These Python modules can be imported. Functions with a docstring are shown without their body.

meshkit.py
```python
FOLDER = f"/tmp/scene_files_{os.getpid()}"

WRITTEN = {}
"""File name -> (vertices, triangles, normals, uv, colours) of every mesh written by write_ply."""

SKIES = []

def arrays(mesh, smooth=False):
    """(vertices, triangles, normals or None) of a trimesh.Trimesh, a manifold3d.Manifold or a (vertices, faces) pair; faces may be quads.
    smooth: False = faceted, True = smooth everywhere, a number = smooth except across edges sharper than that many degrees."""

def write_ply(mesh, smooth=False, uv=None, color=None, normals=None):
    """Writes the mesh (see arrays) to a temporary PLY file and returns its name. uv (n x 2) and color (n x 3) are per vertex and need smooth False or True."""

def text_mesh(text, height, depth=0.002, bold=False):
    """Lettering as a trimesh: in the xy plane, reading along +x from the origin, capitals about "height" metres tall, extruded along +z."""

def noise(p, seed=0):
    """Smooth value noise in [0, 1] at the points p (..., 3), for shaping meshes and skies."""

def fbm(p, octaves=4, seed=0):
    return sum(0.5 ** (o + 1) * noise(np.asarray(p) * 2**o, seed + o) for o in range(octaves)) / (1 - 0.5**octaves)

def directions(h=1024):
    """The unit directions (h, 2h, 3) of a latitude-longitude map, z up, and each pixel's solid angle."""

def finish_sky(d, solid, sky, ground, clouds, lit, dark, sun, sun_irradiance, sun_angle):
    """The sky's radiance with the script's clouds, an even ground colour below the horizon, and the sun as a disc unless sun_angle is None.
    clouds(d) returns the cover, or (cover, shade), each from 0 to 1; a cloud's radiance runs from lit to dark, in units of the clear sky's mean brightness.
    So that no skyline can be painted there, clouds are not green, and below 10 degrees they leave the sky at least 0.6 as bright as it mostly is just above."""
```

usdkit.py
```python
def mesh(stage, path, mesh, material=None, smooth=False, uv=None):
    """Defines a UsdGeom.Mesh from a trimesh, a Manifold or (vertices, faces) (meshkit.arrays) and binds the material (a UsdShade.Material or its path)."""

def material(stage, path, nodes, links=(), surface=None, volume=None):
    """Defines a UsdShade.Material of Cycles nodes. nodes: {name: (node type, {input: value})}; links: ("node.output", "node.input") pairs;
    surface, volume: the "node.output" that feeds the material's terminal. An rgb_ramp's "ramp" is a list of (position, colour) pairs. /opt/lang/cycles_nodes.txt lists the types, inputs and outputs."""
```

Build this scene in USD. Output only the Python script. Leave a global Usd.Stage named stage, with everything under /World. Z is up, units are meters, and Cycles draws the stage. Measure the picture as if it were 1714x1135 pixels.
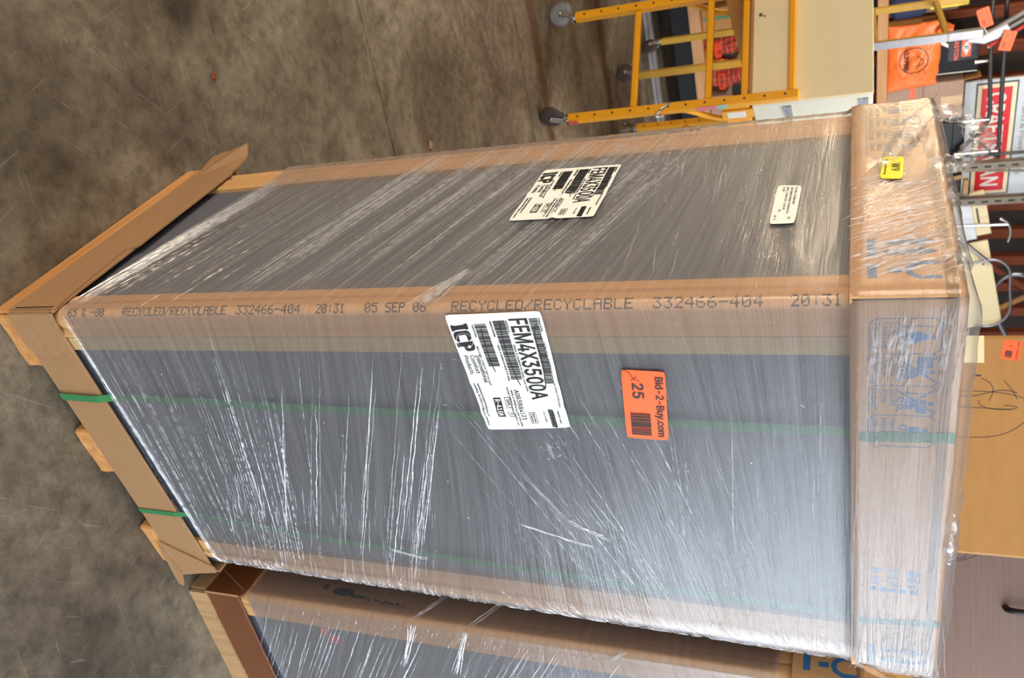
import math, random
import numpy as np, trimesh, manifold3d as m3d, shapely
from shapely.geometry import Polygon, Point, LineString, box as sbox
from shapely import affinity
from shapely.ops import unary_union
from pxr import Usd, UsdGeom, UsdLux, UsdShade, Gf, Sdf
import usdkit, meshkit

stage = Usd.Stage.CreateInMemory()
UsdGeom.SetStageUpAxis(stage, UsdGeom.Tokens.z)
UsdGeom.SetStageMetersPerUnit(stage, 1.0)
UsdGeom.Xform.Define(stage, '/World')
UsdGeom.Scope.Define(stage, '/World/Looks')
stage.SetDefaultPrim(stage.GetPrimAtPath('/World'))
rng = np.random.default_rng(7)
rnd = random.Random(11)

# ------------------------------------------------------------------ camera, sky, lights
PITCH, EYE = .3961, 1.400
cam = UsdGeom.Camera.Define(stage, '/World/camera')
cam.CreateHorizontalApertureAttr(23.6)
cam.CreateVerticalApertureAttr(23.6 * 1135 / 1714)
cam.CreateFocalLengthAttr(23.6 * 1376.7 / 1714)
cam.CreateClippingRangeAttr(Gf.Vec2f(.05, 100))
cam.CreateFStopAttr(5.0)
cam.CreateFocusDistanceAttr(1.3)
cam.CreateExposureAttr(0.10)
sp, cp = math.sin(PITCH), math.cos(PITCH)          # the camera is held on its side: picture right = up in the room
cam.AddTransformOp().Set(Gf.Matrix4d(0, sp, cp, 0, -1, 0, 0, 0, 0, -cp, sp, 0, 0, 0, EYE, 1))

dome = UsdLux.DomeLight.Define(stage, '/World/sky')
dome.CreateIntensityAttr(0.62)
dome.CreateColorAttr(Gf.Vec3f(.90, .95, 1.0))


def rect_light(name, pos, target, w, h, power, color):
    l = UsdLux.RectLight.Define(stage, '/World/' + name)
    l.CreateWidthAttr(w); l.CreateHeightAttr(h); l.CreateIntensityAttr(power); l.CreateColorAttr(Gf.Vec3f(*color))
    z = np.array(pos, float) - np.array(target, float); z /= np.linalg.norm(z)
    x = np.cross([0, 0, 1.0] if abs(z[2]) < .95 else [0, 1.0, 0], z); x /= np.linalg.norm(x)
    y = np.cross(z, x)
    l.AddTransformOp().Set(Gf.Matrix4d(*x, 0, *y, 0, *z, 0, *pos, 1))
    return l


rect_light('daylight_door', (4.3, 1.95, 1.32), (0, 1.95, 1.32), 2.9, 2.6, 6.2, (.74, .87, 1.0))
rect_light('daylight_skylight', (2.5, .3, 2.9), (.3, 1.2, 1.1), 1.6, 1.1, 5.2, (.78, .89, 1.0))
rect_light('window_light', (-2.5, -.9, 1.75), (-.25, 1.25, 1.1), 1.8, 1.5, 11.0, (1.0, .82, .60))
for k, (lx, ly, lz) in enumerate(((-4.46, 5.04, 2.1), (-5.27, 4.45, 2.3), (-6.16, 3.8, 2.1))):      # bare bulbs in front of the white workbench wall
    b = UsdLux.SphereLight.Define(stage, f'/World/bulb_light_{k + 1:03d}'); b.CreateRadiusAttr(.10); b.CreateIntensityAttr(190.); b.CreateColorAttr(Gf.Vec3f(1.0, .78, .50))
    b.AddTranslateOp().Set(Gf.Vec3d(lx, ly, lz))
rect_light('lamp_light', (-.4, 3.9, 3.05), (-1.2, 5.6, .8), 1.4, .6, 36.0, (1.0, .93, .82))

# ------------------------------------------------------------------ helpers
NAMES = {}


def numbered(path):
    k = NAMES.get(path, 0); NAMES[path] = k + 1
    return path if k == 0 else f'{path}_{k:03d}'


def lin(r, g, b):
    f = lambda c: (c / 255) / 12.92 if c / 255 < .04045 else ((c / 255 + .055) / 1.055) ** 2.4
    return (f(r), f(g), f(b))


def say(prim, label=None, cat=None, group=None, kind=None):
    p = prim.GetPrim() if hasattr(prim, 'GetPrim') else prim
    for k, v in dict(label=label, category=cat, group=group, kind=kind).items():
        if v: p.SetCustomDataByKey(k, v)
    return prim


def thing(name, label, cat, loc=(0, 0, 0), yaw=0, group=None, kind=None):
    x = UsdGeom.Xform.Define(stage, numbered('/World/' + name))
    x.AddTranslateOp().Set(Gf.Vec3d(*map(float, loc)))
    if yaw: x.AddRotateZOp().Set(math.degrees(yaw))
    say(x, label, cat, group, kind)
    return x


def part(name, geom, m, parent=None, smooth=False, label=None, kind=None, uv=None, cat=None, group=None):
    base = str(parent.GetPath()) if parent is not None else '/World'
    o = usdkit.mesh(stage, numbered(base + '/' + name), geom, MAT[m], smooth=smooth, uv=uv)
    say(o, label, cat, group, kind)
    return o


cat_ = trimesh.util.concatenate


def cb(size, center=(0, 0, 0), bev=.003, rot=None):
    """box with chamfered edges"""
    s = np.array(size, float) / 2; b = min(bev, *(s * .45))
    v = []
    for sx in (-1, 1):
        for sy in (-1, 1):
            for sz in (-1, 1):
                sg = np.array([sx, sy, sz])
                for k in range(3):
                    q = s - b; q = q.copy(); q[k] = s[k]; v.append(q * sg)
    m = trimesh.convex.convex_hull(np.array(v))
    if rot is not None: m.apply_transform(rot)
    m.apply_translation(center)
    return m


def bx(x0, x1, y0, y1, z0, z1, bev=.003):
    return cb((x1 - x0, y1 - y0, z1 - z0), ((x0 + x1) / 2, (y0 + y1) / 2, (z0 + z1) / 2), bev)


def R(ax, ang):
    return trimesh.transformations.rotation_matrix(ang, ax)


def frame_along(d, up=(0, 0, 1)):
    d = np.array(d, float); d /= np.linalg.norm(d); up = np.array(up, float)
    if abs(d @ up) > .98: up = np.array([0, 1.0, 0])
    x = np.cross(up, d); x /= np.linalg.norm(x); y = np.cross(d, x)
    return x, y, d


def bar(p, q, w, h=None, up=(0, 0, 1), bev=.003):
    """rectangular bar from p to q"""
    p, q = np.array(p, float), np.array(q, float); h = h or w
    x, y, d = frame_along(q - p, up)
    T = np.eye(4); T[:3, 0], T[:3, 1], T[:3, 2], T[:3, 3] = x, y, d, (p + q) / 2
    m = cb((w, h, np.linalg.norm(q - p)), bev=bev); m.apply_transform(T); return m


def tube(pts, r, n=10, closed_ends=True):
    pts = np.array(pts, float); rr = np.broadcast_to(np.asarray(r, float), (len(pts),))
    tang = np.gradient(pts, axis=0); tang /= np.linalg.norm(tang, axis=1, keepdims=True) + 1e-12
    x, _, _ = frame_along(tang[0]); V = []
    for i, p in enumerate(pts):
        x = x - tang[i] * (x @ tang[i]); x /= np.linalg.norm(x) + 1e-12; y = np.cross(tang[i], x)
        a = np.arange(n) * 2 * math.pi / n
        V.append(p + rr[i] * (np.cos(a)[:, None] * x + np.sin(a)[:, None] * y))
    V = np.vstack(V); F = []
    for i in range(len(pts) - 1):
        for k in range(n):
            a, b = i * n + k, i * n + (k + 1) % n
            F += [[a, b, b + n], [a, b + n, a + n]]
    if closed_ends:
        V = np.vstack([V, pts[0], pts[-1]]); c0, c1 = len(V) - 2, len(V) - 1; o = (len(pts) - 1) * n
        for k in range(n):
            F += [[c0, (k + 1) % n, k], [c1, o + k, o + (k + 1) % n]]
    return trimesh.Trimesh(V, np.array(F), process=False)


def smooth_path(pts, n=40):
    from scipy.interpolate import CubicSpline
    pts = np.array(pts, float); t = np.r_[0, np.cumsum(np.linalg.norm(np.diff(pts, axis=0), axis=1))]
    return CubicSpline(t, pts)(np.linspace(0, t[-1], n))


def ext(geom, h):
    gs = [g for g in getattr(geom.buffer(0), 'geoms', [geom.buffer(0)]) if g.geom_type == 'Polygon' and g.area > 1e-9]
    return cat_([trimesh.creation.extrude_polygon(g, h, engine='earcut') for g in gs])


def text(s, width=None, height=.01, bold=False, depth=.0003):
    m = meshkit.text_mesh(s, height, depth, bold)
    m.apply_translation([-m.bounds[0][0], 0, 0])
    if width: m.apply_scale([width / m.bounds[1][0], 1, 1])
    return m


def put2(m, x=0, y=0, z=0, rot=0):
    m = m.copy(); m.apply_transform(R([0, 0, 1], rot)); m.apply_translation([x, y, z]); return m


FACE = {'A': np.array([[1, 0, 0], [0, 0, -1], [0, 1, 0.]]), 'B': np.array([[0, 0, -1], [-1, 0, 0], [0, 1, 0.]])}


def on_face(m, face):
    """art in (x right, y up, z out) -> local unit coordinates. A: t=0 plane facing -t, x=s.  B: s=0 plane facing -s, x=-t."""
    T = np.eye(4); T[:3, :3] = FACE[face]; m = m.copy(); m.apply_transform(T); return m


def octa(w, h, c):
    return Polygon([(c, 0), (w - c, 0), (w, c), (w, h - c), (w - c, h), (c, h), (0, h - c), (0, c)])


def rbox(w, h, r):
    return sbox(r, r, w - r, h - r).buffer(r, quad_segs=4)


def barcode(w, h, n, seed, depth=.0003):
    r = random.Random(seed); x = 0; g = []
    ws = [(r.choice([1, 1, 2, 3]), r.choice([1, 1, 2, 2])) for _ in range(n)]; tot = sum(a + b for a, b in ws)
    for a, b in ws:
        g.append(sbox(x, 0, x + a * w / tot, h)); x += (a + b) * w / tot
    return ext(unary_union(g), depth)


def pen(pts, w, depth=.0003, n=40):
    p = np.array(pts, float)
    if len(p) > 2: p = smooth_path(np.c_[p, np.zeros(len(p))], n)[:, :2]
    return ext(LineString(p).buffer(w / 2, quad_segs=3), depth)


# ------------------------------------------------------------------ materials
MAT = {}


def mat(name, nodes, links=(), surface='p.BSDF'):
    MAT[name] = usdkit.material(stage, '/World/Looks/' + name, nodes, links, surface=surface)


def plain(name, rgb, rough=.5, metal=0., var=.08, scale=9., bump=0., bscale=60., spec=.5, **kw):
    c = np.array(lin(*rgb))
    nodes = {'tc': ('texture_coordinate', {}), 'n': ('noise_texture', {'scale': scale, 'detail': 4., 'roughness': .6}),
             'r': ('rgb_ramp', {'ramp': [(.25, tuple(c * (1 - var))), (.75, tuple(np.minimum(c * (1 + var), 1)))]}),
             'p': ('principled_bsdf', {'roughness': rough, 'metallic': metal, 'specular_ior_level': spec, **kw})}
    links = [('tc.object', 'n.vector'), ('n.fac', 'r.fac'), ('r.color', 'p.base_color')]
    if bump:
        nodes['bn'] = ('noise_texture', {'scale': bscale, 'detail': 4.}); nodes['b'] = ('bump', {'strength': bump, 'distance': .01})
        links += [('tc.object', 'bn.vector'), ('bn.fac', 'b.height'), ('b.normal', 'p.normal')]
    mat(name, nodes, links)


def streaky(name, rgb_a, rgb_b, scale=(2, 2, 60), rough=.6, bump=.1, ramp=(.3, .7), detail=5., spec=.4):
    """grain or flute streaks along the axis with the small scale"""
    mat(name, {'tc': ('texture_coordinate', {}), 'm': ('mapping', {'scale': scale}), 'n': ('noise_texture', {'scale': 1., 'detail': detail, 'roughness': .55}),
               'm2': ('noise_texture', {'scale': 3., 'detail': 3.}), 'f': ('mix_float', {'fac': .3}),
               'r': ('rgb_ramp', {'ramp': [(ramp[0], lin(*rgb_a)), (ramp[1], lin(*rgb_b))]}), 'b': ('bump', {'strength': bump, 'distance': .004}),
               'p': ('principled_bsdf', {'roughness': rough, 'specular_ior_level': spec})},
        [('tc.object', 'm.vector'), ('m.vector', 'n.vector'), ('tc.object', 'm2.vector'), ('n.fac', 'f.a'), ('m2.fac', 'f.b'), ('f.result', 'r.fac'), ('r.color', 'p.base_color'),
         ('n.fac', 'b.height'), ('b.normal', 'p.normal')])


streaky('kraft_cap', (186, 144, 98), (196, 153, 106), (5, 5, 160), .75, .03)
streaky('kraft_tray', (140, 105, 70), (148, 112, 76), (9, 9, 120), .8, .02)
streaky('kraft_post', (178, 134, 86), (190, 146, 96), (30, 30, 2), .62, .05)
streaky('kraft_olive', (164, 138, 92), (174, 148, 100), (30, 30, 2), .7, .03)
streaky('kraft_dark', (92, 50, 24), (104, 58, 28), (9, 9, 60), .5, .03)
streaky('kraft_orange', (160, 116, 62), (172, 127, 72), (12, 12, 60), .7, .04)
streaky('kraft_mauve', (150, 122, 108), (168, 140, 124), (12, 12, 60), .7, .04)
streaky('kraft_brown', (150, 104, 58), (172, 124, 74), (12, 12, 60), .7, .05)
streaky('pine', (158, 104, 56), (198, 144, 86), (60, 3, 60), .7, .3)
streaky('pine_end', (166, 104, 56), (208, 148, 90), (90, 40, 90), .85, .6)
streaky('pine_pale', (142, 110, 74), (172, 138, 98), (60, 60, 3), .7, .15)
streaky('pine_shelf', (168, 124, 84), (198, 154, 112), (3, 60, 60), .7, .15)
streaky('stud_red', (96, 44, 24), (132, 66, 38), (60, 60, 4), .8, .2)
streaky('plywood', (150, 106, 62), (180, 132, 82), (4, 40, 90), .7, .2)
streaky('laminate', (122, 98, 88), (138, 112, 100), (4, 4, 140), .45, .04)
plain('panel_gray', (88, 88, 96), .55, .0, .05, 3.)
plain('navy_panel', (62, 66, 82), .55)
plain('yellow_paint', (232, 160, 20), .38, .0, .05, 14.)
plain('yellow_dull', (176, 138, 44), .5, .0, .1, 14.)
plain('orange_band', (186, 124, 60), .6)
plain('chrome', (200, 200, 205), .22, 1., .03)
plain('galvanised', (150, 150, 156), .4, .9, .1, 30.)
plain('steel_angle', (128, 118, 104), .5, .7, .12, 30.)
plain('rack_dark', (64, 62, 62), .45, .4, .1)
plain('rubber', (60, 50, 44), .7, .0, .15)
plain('wheel_grey', (124, 124, 130), .5, .0, .1)
plain('wheel_olive', (112, 98, 74), .6, .0, .15)
plain('cream', (226, 211, 170), .5, .0, .03, 3.)
plain('white_side', (212, 212, 200), .55, .0, .03, 3.)
plain('paper', (226, 226, 220), .6, .0, .015, 5.)
plain('paper_cream', (226, 212, 166), .6, .0, .03)
plain('orange_tag', (248, 96, 34), .5, .0, .02)
plain('yellow_tag', (236, 216, 10), .5, .0, .02)
plain('ink_black', (30, 29, 34), .5, .0, .05)
plain('ink_grey', (120, 118, 120), .6)
plain('ink_pen', (64, 50, 46), .6)
plain('ink_blue', (44, 104, 160), .65, .0, .1, 40.)
plain('ink_navy', (86, 92, 120), .65, .0, .1, 40.)
plain('ink_brown', (96, 66, 40), .65)
plain('ink_dots', (56, 40, 32), .65)
plain('marker', (36, 34, 40), .6, .0, .1, 30.)
plain('strap', (48, 112, 66), .4, .0, .08, 40.)
plain('seam', (46, 32, 24), .8)
plain('tape', (186, 152, 110), .25, .0, .05)
plain('bag_orange', (232, 116, 54), .42, .0, .08, 8., .35, 16.)
plain('carton_black', (22, 22, 28), .55, .0, .1, spec=.2)
plain('carton_grey', (66, 64, 72), .5, .0, .1, spec=.2)
plain('brand_orange', (240, 92, 40), .4)
plain('sign_red', (214, 34, 46), .4, .0, .04)
plain('sign_cream', (240, 226, 190), .45)
plain('sign_navy', (30, 42, 74), .45)
plain('sign_white', (206, 214, 222), .4, .0, .03)
plain('black_plastic', (18, 16, 20), .45)
plain('denim', (38, 46, 78), .9, .0, .15, 20.)
plain('yellow_board', (226, 206, 70), .6)
plain('cloth_red', (206, 62, 28), .9, .0, .15, 20.)
plain('cloth_dark', (44, 36, 40), .95, .0, .2, 20.)
plain('rod_grey', (150, 146, 144), .35, .5)
plain('rod_red', (180, 46, 46), .45)
plain('rod_green', (64, 62, 40), .5)
plain('pink_tape', (214, 120, 130), .5)
plain('aqua_tape', (140, 190, 176), .5)
plain('red_tape', (200, 76, 56), .5)
plain('wall_paint', (66, 58, 54), .9, .0, .15, 2.)
plain('ceiling_paint', (150, 140, 128), .9)
plain('tape_green', (60, 120, 84), .5)
plain('clear_film_bag', (214, 218, 230), .2)

# plaid cloth: crossed bands
mat('plaid', {'tc': ('texture_coordinate', {}), 'w1': ('wave_texture', {'scale': 9., 'bands_direction': 'z', 'distortion': 2.5, 'detail': 1.}),
              'w2': ('wave_texture', {'scale': 8., 'bands_direction': 'x', 'distortion': 2.5, 'detail': 1.}),
              'r1': ('rgb_ramp', {'ramp': [(.55, lin(200, 66, 40)), (.7, lin(80, 44, 44)), (.86, lin(80, 50, 50)), (.93, lin(214, 160, 140))]}),
              'r2': ('rgb_ramp', {'ramp': [(.6, lin(214, 80, 50)), (.8, lin(90, 50, 50))]}), 'x': ('mix_color', {'blend_type': 'multiply', 'fac': .6}),
              'p': ('principled_bsdf', {'roughness': .9})},
    [('tc.object', 'w1.vector'), ('tc.object', 'w2.vector'), ('w1.fac', 'r1.fac'), ('w2.fac', 'r2.fac'), ('r1.color', 'x.a'), ('r2.color', 'x.b'), ('x.result', 'p.base_color')])

# concrete: mottled, scratched, with rust and oil stains that have shapes of their own
cn = {'g': ('geometry', {}), 'n1': ('noise_texture', {'scale': 1.5, 'detail': 6., 'roughness': .62, 'distortion': .6}), 'n2': ('noise_texture', {'scale': 22., 'detail': 6., 'roughness': .7}),
      'm3': ('mapping', {'mapping_type': 'texture', 'rotation': (0, 0, .5), 'scale': (1 / 16, 1 / 110, 1)}), 'n3': ('noise_texture', {'scale': 1., 'detail': 4., 'distortion': 1.2}),
      'n4': ('noise_texture', {'scale': 140., 'detail': 2.}),
      'r1': ('rgb_ramp', {'ramp': [(.34, lin(72, 60, 48)), (.5, lin(102, 91, 75)), (.66, lin(134, 124, 107))]}),
      'r2': ('rgb_ramp', {'ramp': [(.32, (.5, .5, .5)), (.55, (1., 1., 1.)), (.72, (1.22, 1.22, 1.2))]}),
      'r3': ('rgb_ramp', {'ramp': [(.36, (.78, .77, .76)), (.55, (1, 1, 1)), (.66, (1.08, 1.08, 1.06))]}),
      'x1': ('mix_color', {'blend_type': 'multiply', 'fac': 1., 'use_clamp': False}), 'x2': ('mix_color', {'blend_type': 'multiply', 'fac': .35, 'use_clamp': False}),
      'b': ('bump', {'strength': .12, 'distance': .004}), 'p': ('principled_bsdf', {'roughness': .55, 'specular_ior_level': .35})}
cl = [('g.position', 'n1.vector'), ('g.position', 'n2.vector'), ('g.position', 'm3.vector'), ('m3.vector', 'n3.vector'), ('g.position', 'n4.vector'), ('n1.fac', 'r1.fac'), ('n2.fac', 'r2.fac'), ('n3.fac', 'r3.fac'),
      ('r1.color', 'x1.a'), ('r2.color', 'x1.b'), ('x1.result', 'x2.a'), ('r3.color', 'x2.b'), ('n4.fac', 'b.height'), ('b.normal', 'p.normal')]
for i, (rot, sc, lo) in enumerate(((.35, (1 / 7, 1 / 130, 1), .715), (-.8, (1 / 8, 1 / 150, 1), .715), (1.25, (1 / 7, 1 / 140, 1), .71))):     # long pale scratches
    cn[f'k{i}m'] = ('mapping', {'mapping_type': 'texture', 'rotation': (0, 0, rot), 'scale': sc}); cn[f'k{i}n'] = ('noise_texture', {'scale': 1., 'detail': 1., 'distortion': .9})
    cn[f'k{i}r'] = ('map_range', {'from_min': lo, 'from_max': lo + .06, 'to_min': 0., 'to_max': .22, 'clamp': True}); cn[f'k{i}x'] = ('mix_color', {'b': lin(168, 160, 146)})
    cl += [('g.position', f'k{i}m.vector'), (f'k{i}m.vector', f'k{i}n.vector'), (f'k{i}n.fac', f'k{i}r.value'), (f'k{i}r.result', f'k{i}x.fac'), ('x2.result' if i == 0 else f'k{i - 1}x.result', f'k{i}x.a')]
last = 'k2x.result'
for i, (sx, sy, rx, ry, rot, colr, amt) in enumerate([
        (-.755, 1.41, .075, .055, .2, (50, 38, 28), .85), (-.52, 2.02, .10, .07, .5, (74, 58, 42), .5), (-1.45, 3.62, 1.0, .055, .5, (96, 58, 32), .75), (-1.62, 4.82, 1.0, .07, .5, (92, 58, 36), .8),
        (-1.25, 3.1, 1.3, .12, .48, (110, 92, 84), .45), (-.68, 2.57, .18, .05, .5, (92, 68, 52), .6), (.75, 1.28, .22, .16, .4, (66, 58, 48), .5), (-.35, 1.0, .30, .16, .9, (86, 74, 56), .55), (-1.6, 4.2, 1.2, .06, .5, (100, 82, 76), .5)]):
    cn[f's{i}m'] = ('mapping', {'mapping_type': 'texture', 'location': (sx, sy, 0), 'rotation': (0, 0, rot), 'scale': (rx, ry, 1)})
    cn[f's{i}n'] = ('noise_texture', {'scale': 5., 'detail': 4.})
    cn[f's{i}l'] = ('vector_math', {'math_type': 'length'})
    cn[f's{i}a'] = ('math', {'math_type': 'add'})
    cn[f's{i}r'] = ('map_range', {'from_min': 1.05, 'from_max': 1.75, 'to_min': amt, 'to_max': 0., 'clamp': True})
    cn[f's{i}x'] = ('mix_color', {'blend_type': 'multiply', 'b': tuple(np.array(lin(*colr)) / np.array(lin(122, 110, 92)))})
    cl += [('g.position', f's{i}m.vector'), ('g.position', f's{i}n.vector'), (f's{i}m.vector', f's{i}l.vector1'), (f's{i}l.value', f's{i}a.value1'), (f's{i}n.fac', f's{i}a.value2'),
           (f's{i}a.value', f's{i}r.value'), (f's{i}r.result', f's{i}x.fac'), (last, f's{i}x.a')]
    last = f's{i}x.result'
mat('concrete', cn, cl + [(last, 'p.base_color')])

# stretch film: clear, glossy, with fine pulled streaks (st.y runs across the pull)
mat('stretch_film', {'at': ('attribute', {'attribute': 'st'}), 'm1': ('mapping', {'scale': (5, 480, 1)}), 'm2': ('mapping', {'scale': (2.2, 90, 1)}), 'm3': ('mapping', {'scale': (6, 9, 1)}),
                     'n1': ('noise_texture', {'scale': 1., 'detail': 3., 'roughness': .6}), 'n2': ('noise_texture', {'scale': 1., 'detail': 3.}), 'n3': ('noise_texture', {'scale': 1., 'detail': 2.}),
                     'h': ('math', {'math_type': 'multiply'}), 'hr': ('map_range', {'from_min': .12, 'from_max': .50, 'to_min': .085, 'to_max': .235, 'clamp': True}),
                     'hs': ('math', {'math_type': 'add'}), 'b': ('bump', {'strength': .22, 'distance': .0035}), 'fr': ('fresnel', {'IOR': 1.5}), 'fm': ('math', {'math_type': 'multiply', 'value2': 1.4, 'use_clamp': True}),
                     't': ('transparent_bsdf', {'color': (.97, .97, .975)}), 'g': ('glossy_bsdf', {'color': (.95, .95, .97), 'roughness': .16}), 'd': ('diffuse_bsdf', {'color': (.74, .74, .77)}), 'tl': ('translucent_bsdf', {'color': (.7, .7, .73)}),
                     'dd': ('mix_closure', {'fac': .35}), 'a': ('mix_closure', {}), 'c': ('mix_closure', {})},
    [('at.vector', 'm1.vector'), ('at.vector', 'm2.vector'), ('at.vector', 'm3.vector'), ('m1.vector', 'n1.vector'), ('m2.vector', 'n2.vector'), ('m3.vector', 'n3.vector'),
     ('n1.fac', 'h.value1'), ('n2.fac', 'h.value2'), ('h.value', 'hr.value'), ('n1.fac', 'hs.value1'), ('n2.fac', 'hs.value2'), ('hs.value', 'b.height'), ('b.normal', 'g.normal'), ('b.normal', 'd.normal'),
     ('fr.fac', 'fm.value1'), ('fm.value', 'a.fac'), ('t.BSDF', 'a.closure1'), ('g.BSDF', 'a.closure2'), ('d.BSDF', 'dd.closure1'), ('tl.BSDF', 'dd.closure2'),
     ('hr.result', 'c.fac'), ('a.closure', 'c.closure1'), ('dd.closure', 'c.closure2')], surface='c.closure')


def fold_mat(name, clear, rgb, rough=.2):
    mat(name, {'t': ('transparent_bsdf', {}), 'g': ('glossy_bsdf', {'color': (.95, .95, .96), 'roughness': rough}), 'd': ('diffuse_bsdf', {'color': rgb}), 'tl': ('translucent_bsdf', {'color': rgb}),
               'a': ('mix_closure', {'fac': .45}), 'b': ('mix_closure', {'fac': .42}), 'n': ('noise_texture', {'scale': 90., 'detail': 2.}), 'gm': ('geometry', {}),
               'mr': ('map_range', {'from_min': .35, 'from_max': .65, 'to_min': clear + .2, 'to_max': max(clear - .2, 0), 'clamp': True}), 'c': ('mix_closure', {})},
        [('d.BSDF', 'a.closure1'), ('tl.BSDF', 'a.closure2'), ('a.closure', 'b.closure1'), ('g.BSDF', 'b.closure2'), ('gm.position', 'n.vector'), ('n.fac', 'mr.value'), ('mr.result', 'c.fac'),
         ('b.closure', 'c.closure1'), ('t.BSDF', 'c.closure2')], surface='c.closure')


fold_mat('film_fold', .66, (.84, .84, .86))
fold_mat('film_fold_faint', .86, (.80, .80, .82))

# ------------------------------------------------------------------ the room
YAW = .6272
N0 = np.array([-.044145, .985527])
E1 = np.array([math.cos(YAW), math.sin(YAW)]); E2 = np.array([-math.sin(YAW), math.cos(YAW)])
W0 = np.array([-2.389, 5.926])               # a point on the front line of the storage shelves; the shelves run along E1


def room(s, t, z=0):
    q = W0 + s * E1 + t * E2; return (float(q[0]), float(q[1]), float(z))


# floor: three slabs with open joints between them
fl = thing('floor', 'stained and scratched brown grey concrete garage floor', 'floor', kind='structure')
u = np.array([math.cos(.485), math.sin(.485)]); v = np.array([-u[1], u[0]])
for k, (a, b) in enumerate([(-14, 2.358), (2.364, 3.645), (3.651, 14)]):    # distances across the joints
    z = np.zeros(0)
    c = [a * v - 14 * u, a * v + 14 * u, b * v + 14 * u, b * v - 14 * u]
    m = trimesh.creation.extrude_polygon(Polygon(c), .12, engine='earcut'); m.apply_translation([0, 0, -.12])
    part('concrete_slab', m, 'concrete', fl)
m = trimesh.creation.extrude_polygon(Polygon([-14 * u - 14 * v, 14 * u - 14 * v, 14 * u + 14 * v, -14 * u + 14 * v]), .02, engine='earcut'); m.apply_translation([0, 0, -.14])
part('joint_bed', m, 'seam', fl)


def room_obj(name, s0, s1, t0, t1, z0, z1, mt, bev=.0):
    m = bx(s0, s1, t0, t1, z0, z1, max(bev, .001)); T = np.eye(4); T[:2, 0] = E1; T[:2, 1] = E2; T[:2, 3] = W0
    m.apply_transform(T); return part(name, m, mt, kind='structure')


room_obj('wall_back_left', -5.6, -1.3, 1.40, 1.6, 0, 3.6, 'white_side')
room_obj('wall_back', -1.3, 7.0, 1.45, 1.6, 0, 3.6, 'wall_paint')
room_obj('wall_left', -5.75, -5.6, -6.5, 1.6, 0, 3.6, 'wall_paint')
room_obj('ceiling', -5.75, 7.0, -6.5, 1.6, 3.45, 3.6, 'ceiling_paint')


# ------------------------------------------------------------------ the wrapped units
def strip(pts, nrm, across, w, h, taper=True):
    """a raised crease: triangular ridge along pts, pts (n,3), nrm, across unit vectors"""
    n = len(pts); k = np.sin(np.linspace(0, math.pi, n)) ** .5 if taper else np.ones(n)
    k = k[:, None] * (0.7 + .6 * rng.random((n, 1)))
    a = pts - across * w / 2 * k; b = pts + nrm * h * k; c = pts + across * w / 2 * k
    V = np.stack([a, b, c], 1).reshape(-1, 3); F = []
    for i in range(n - 1):
        o = 3 * i; F += [[o, o + 3, o + 4], [o, o + 4, o + 1], [o + 1, o + 4, o + 5], [o + 1, o + 5, o + 2]]
    return V, np.array(F)


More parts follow.
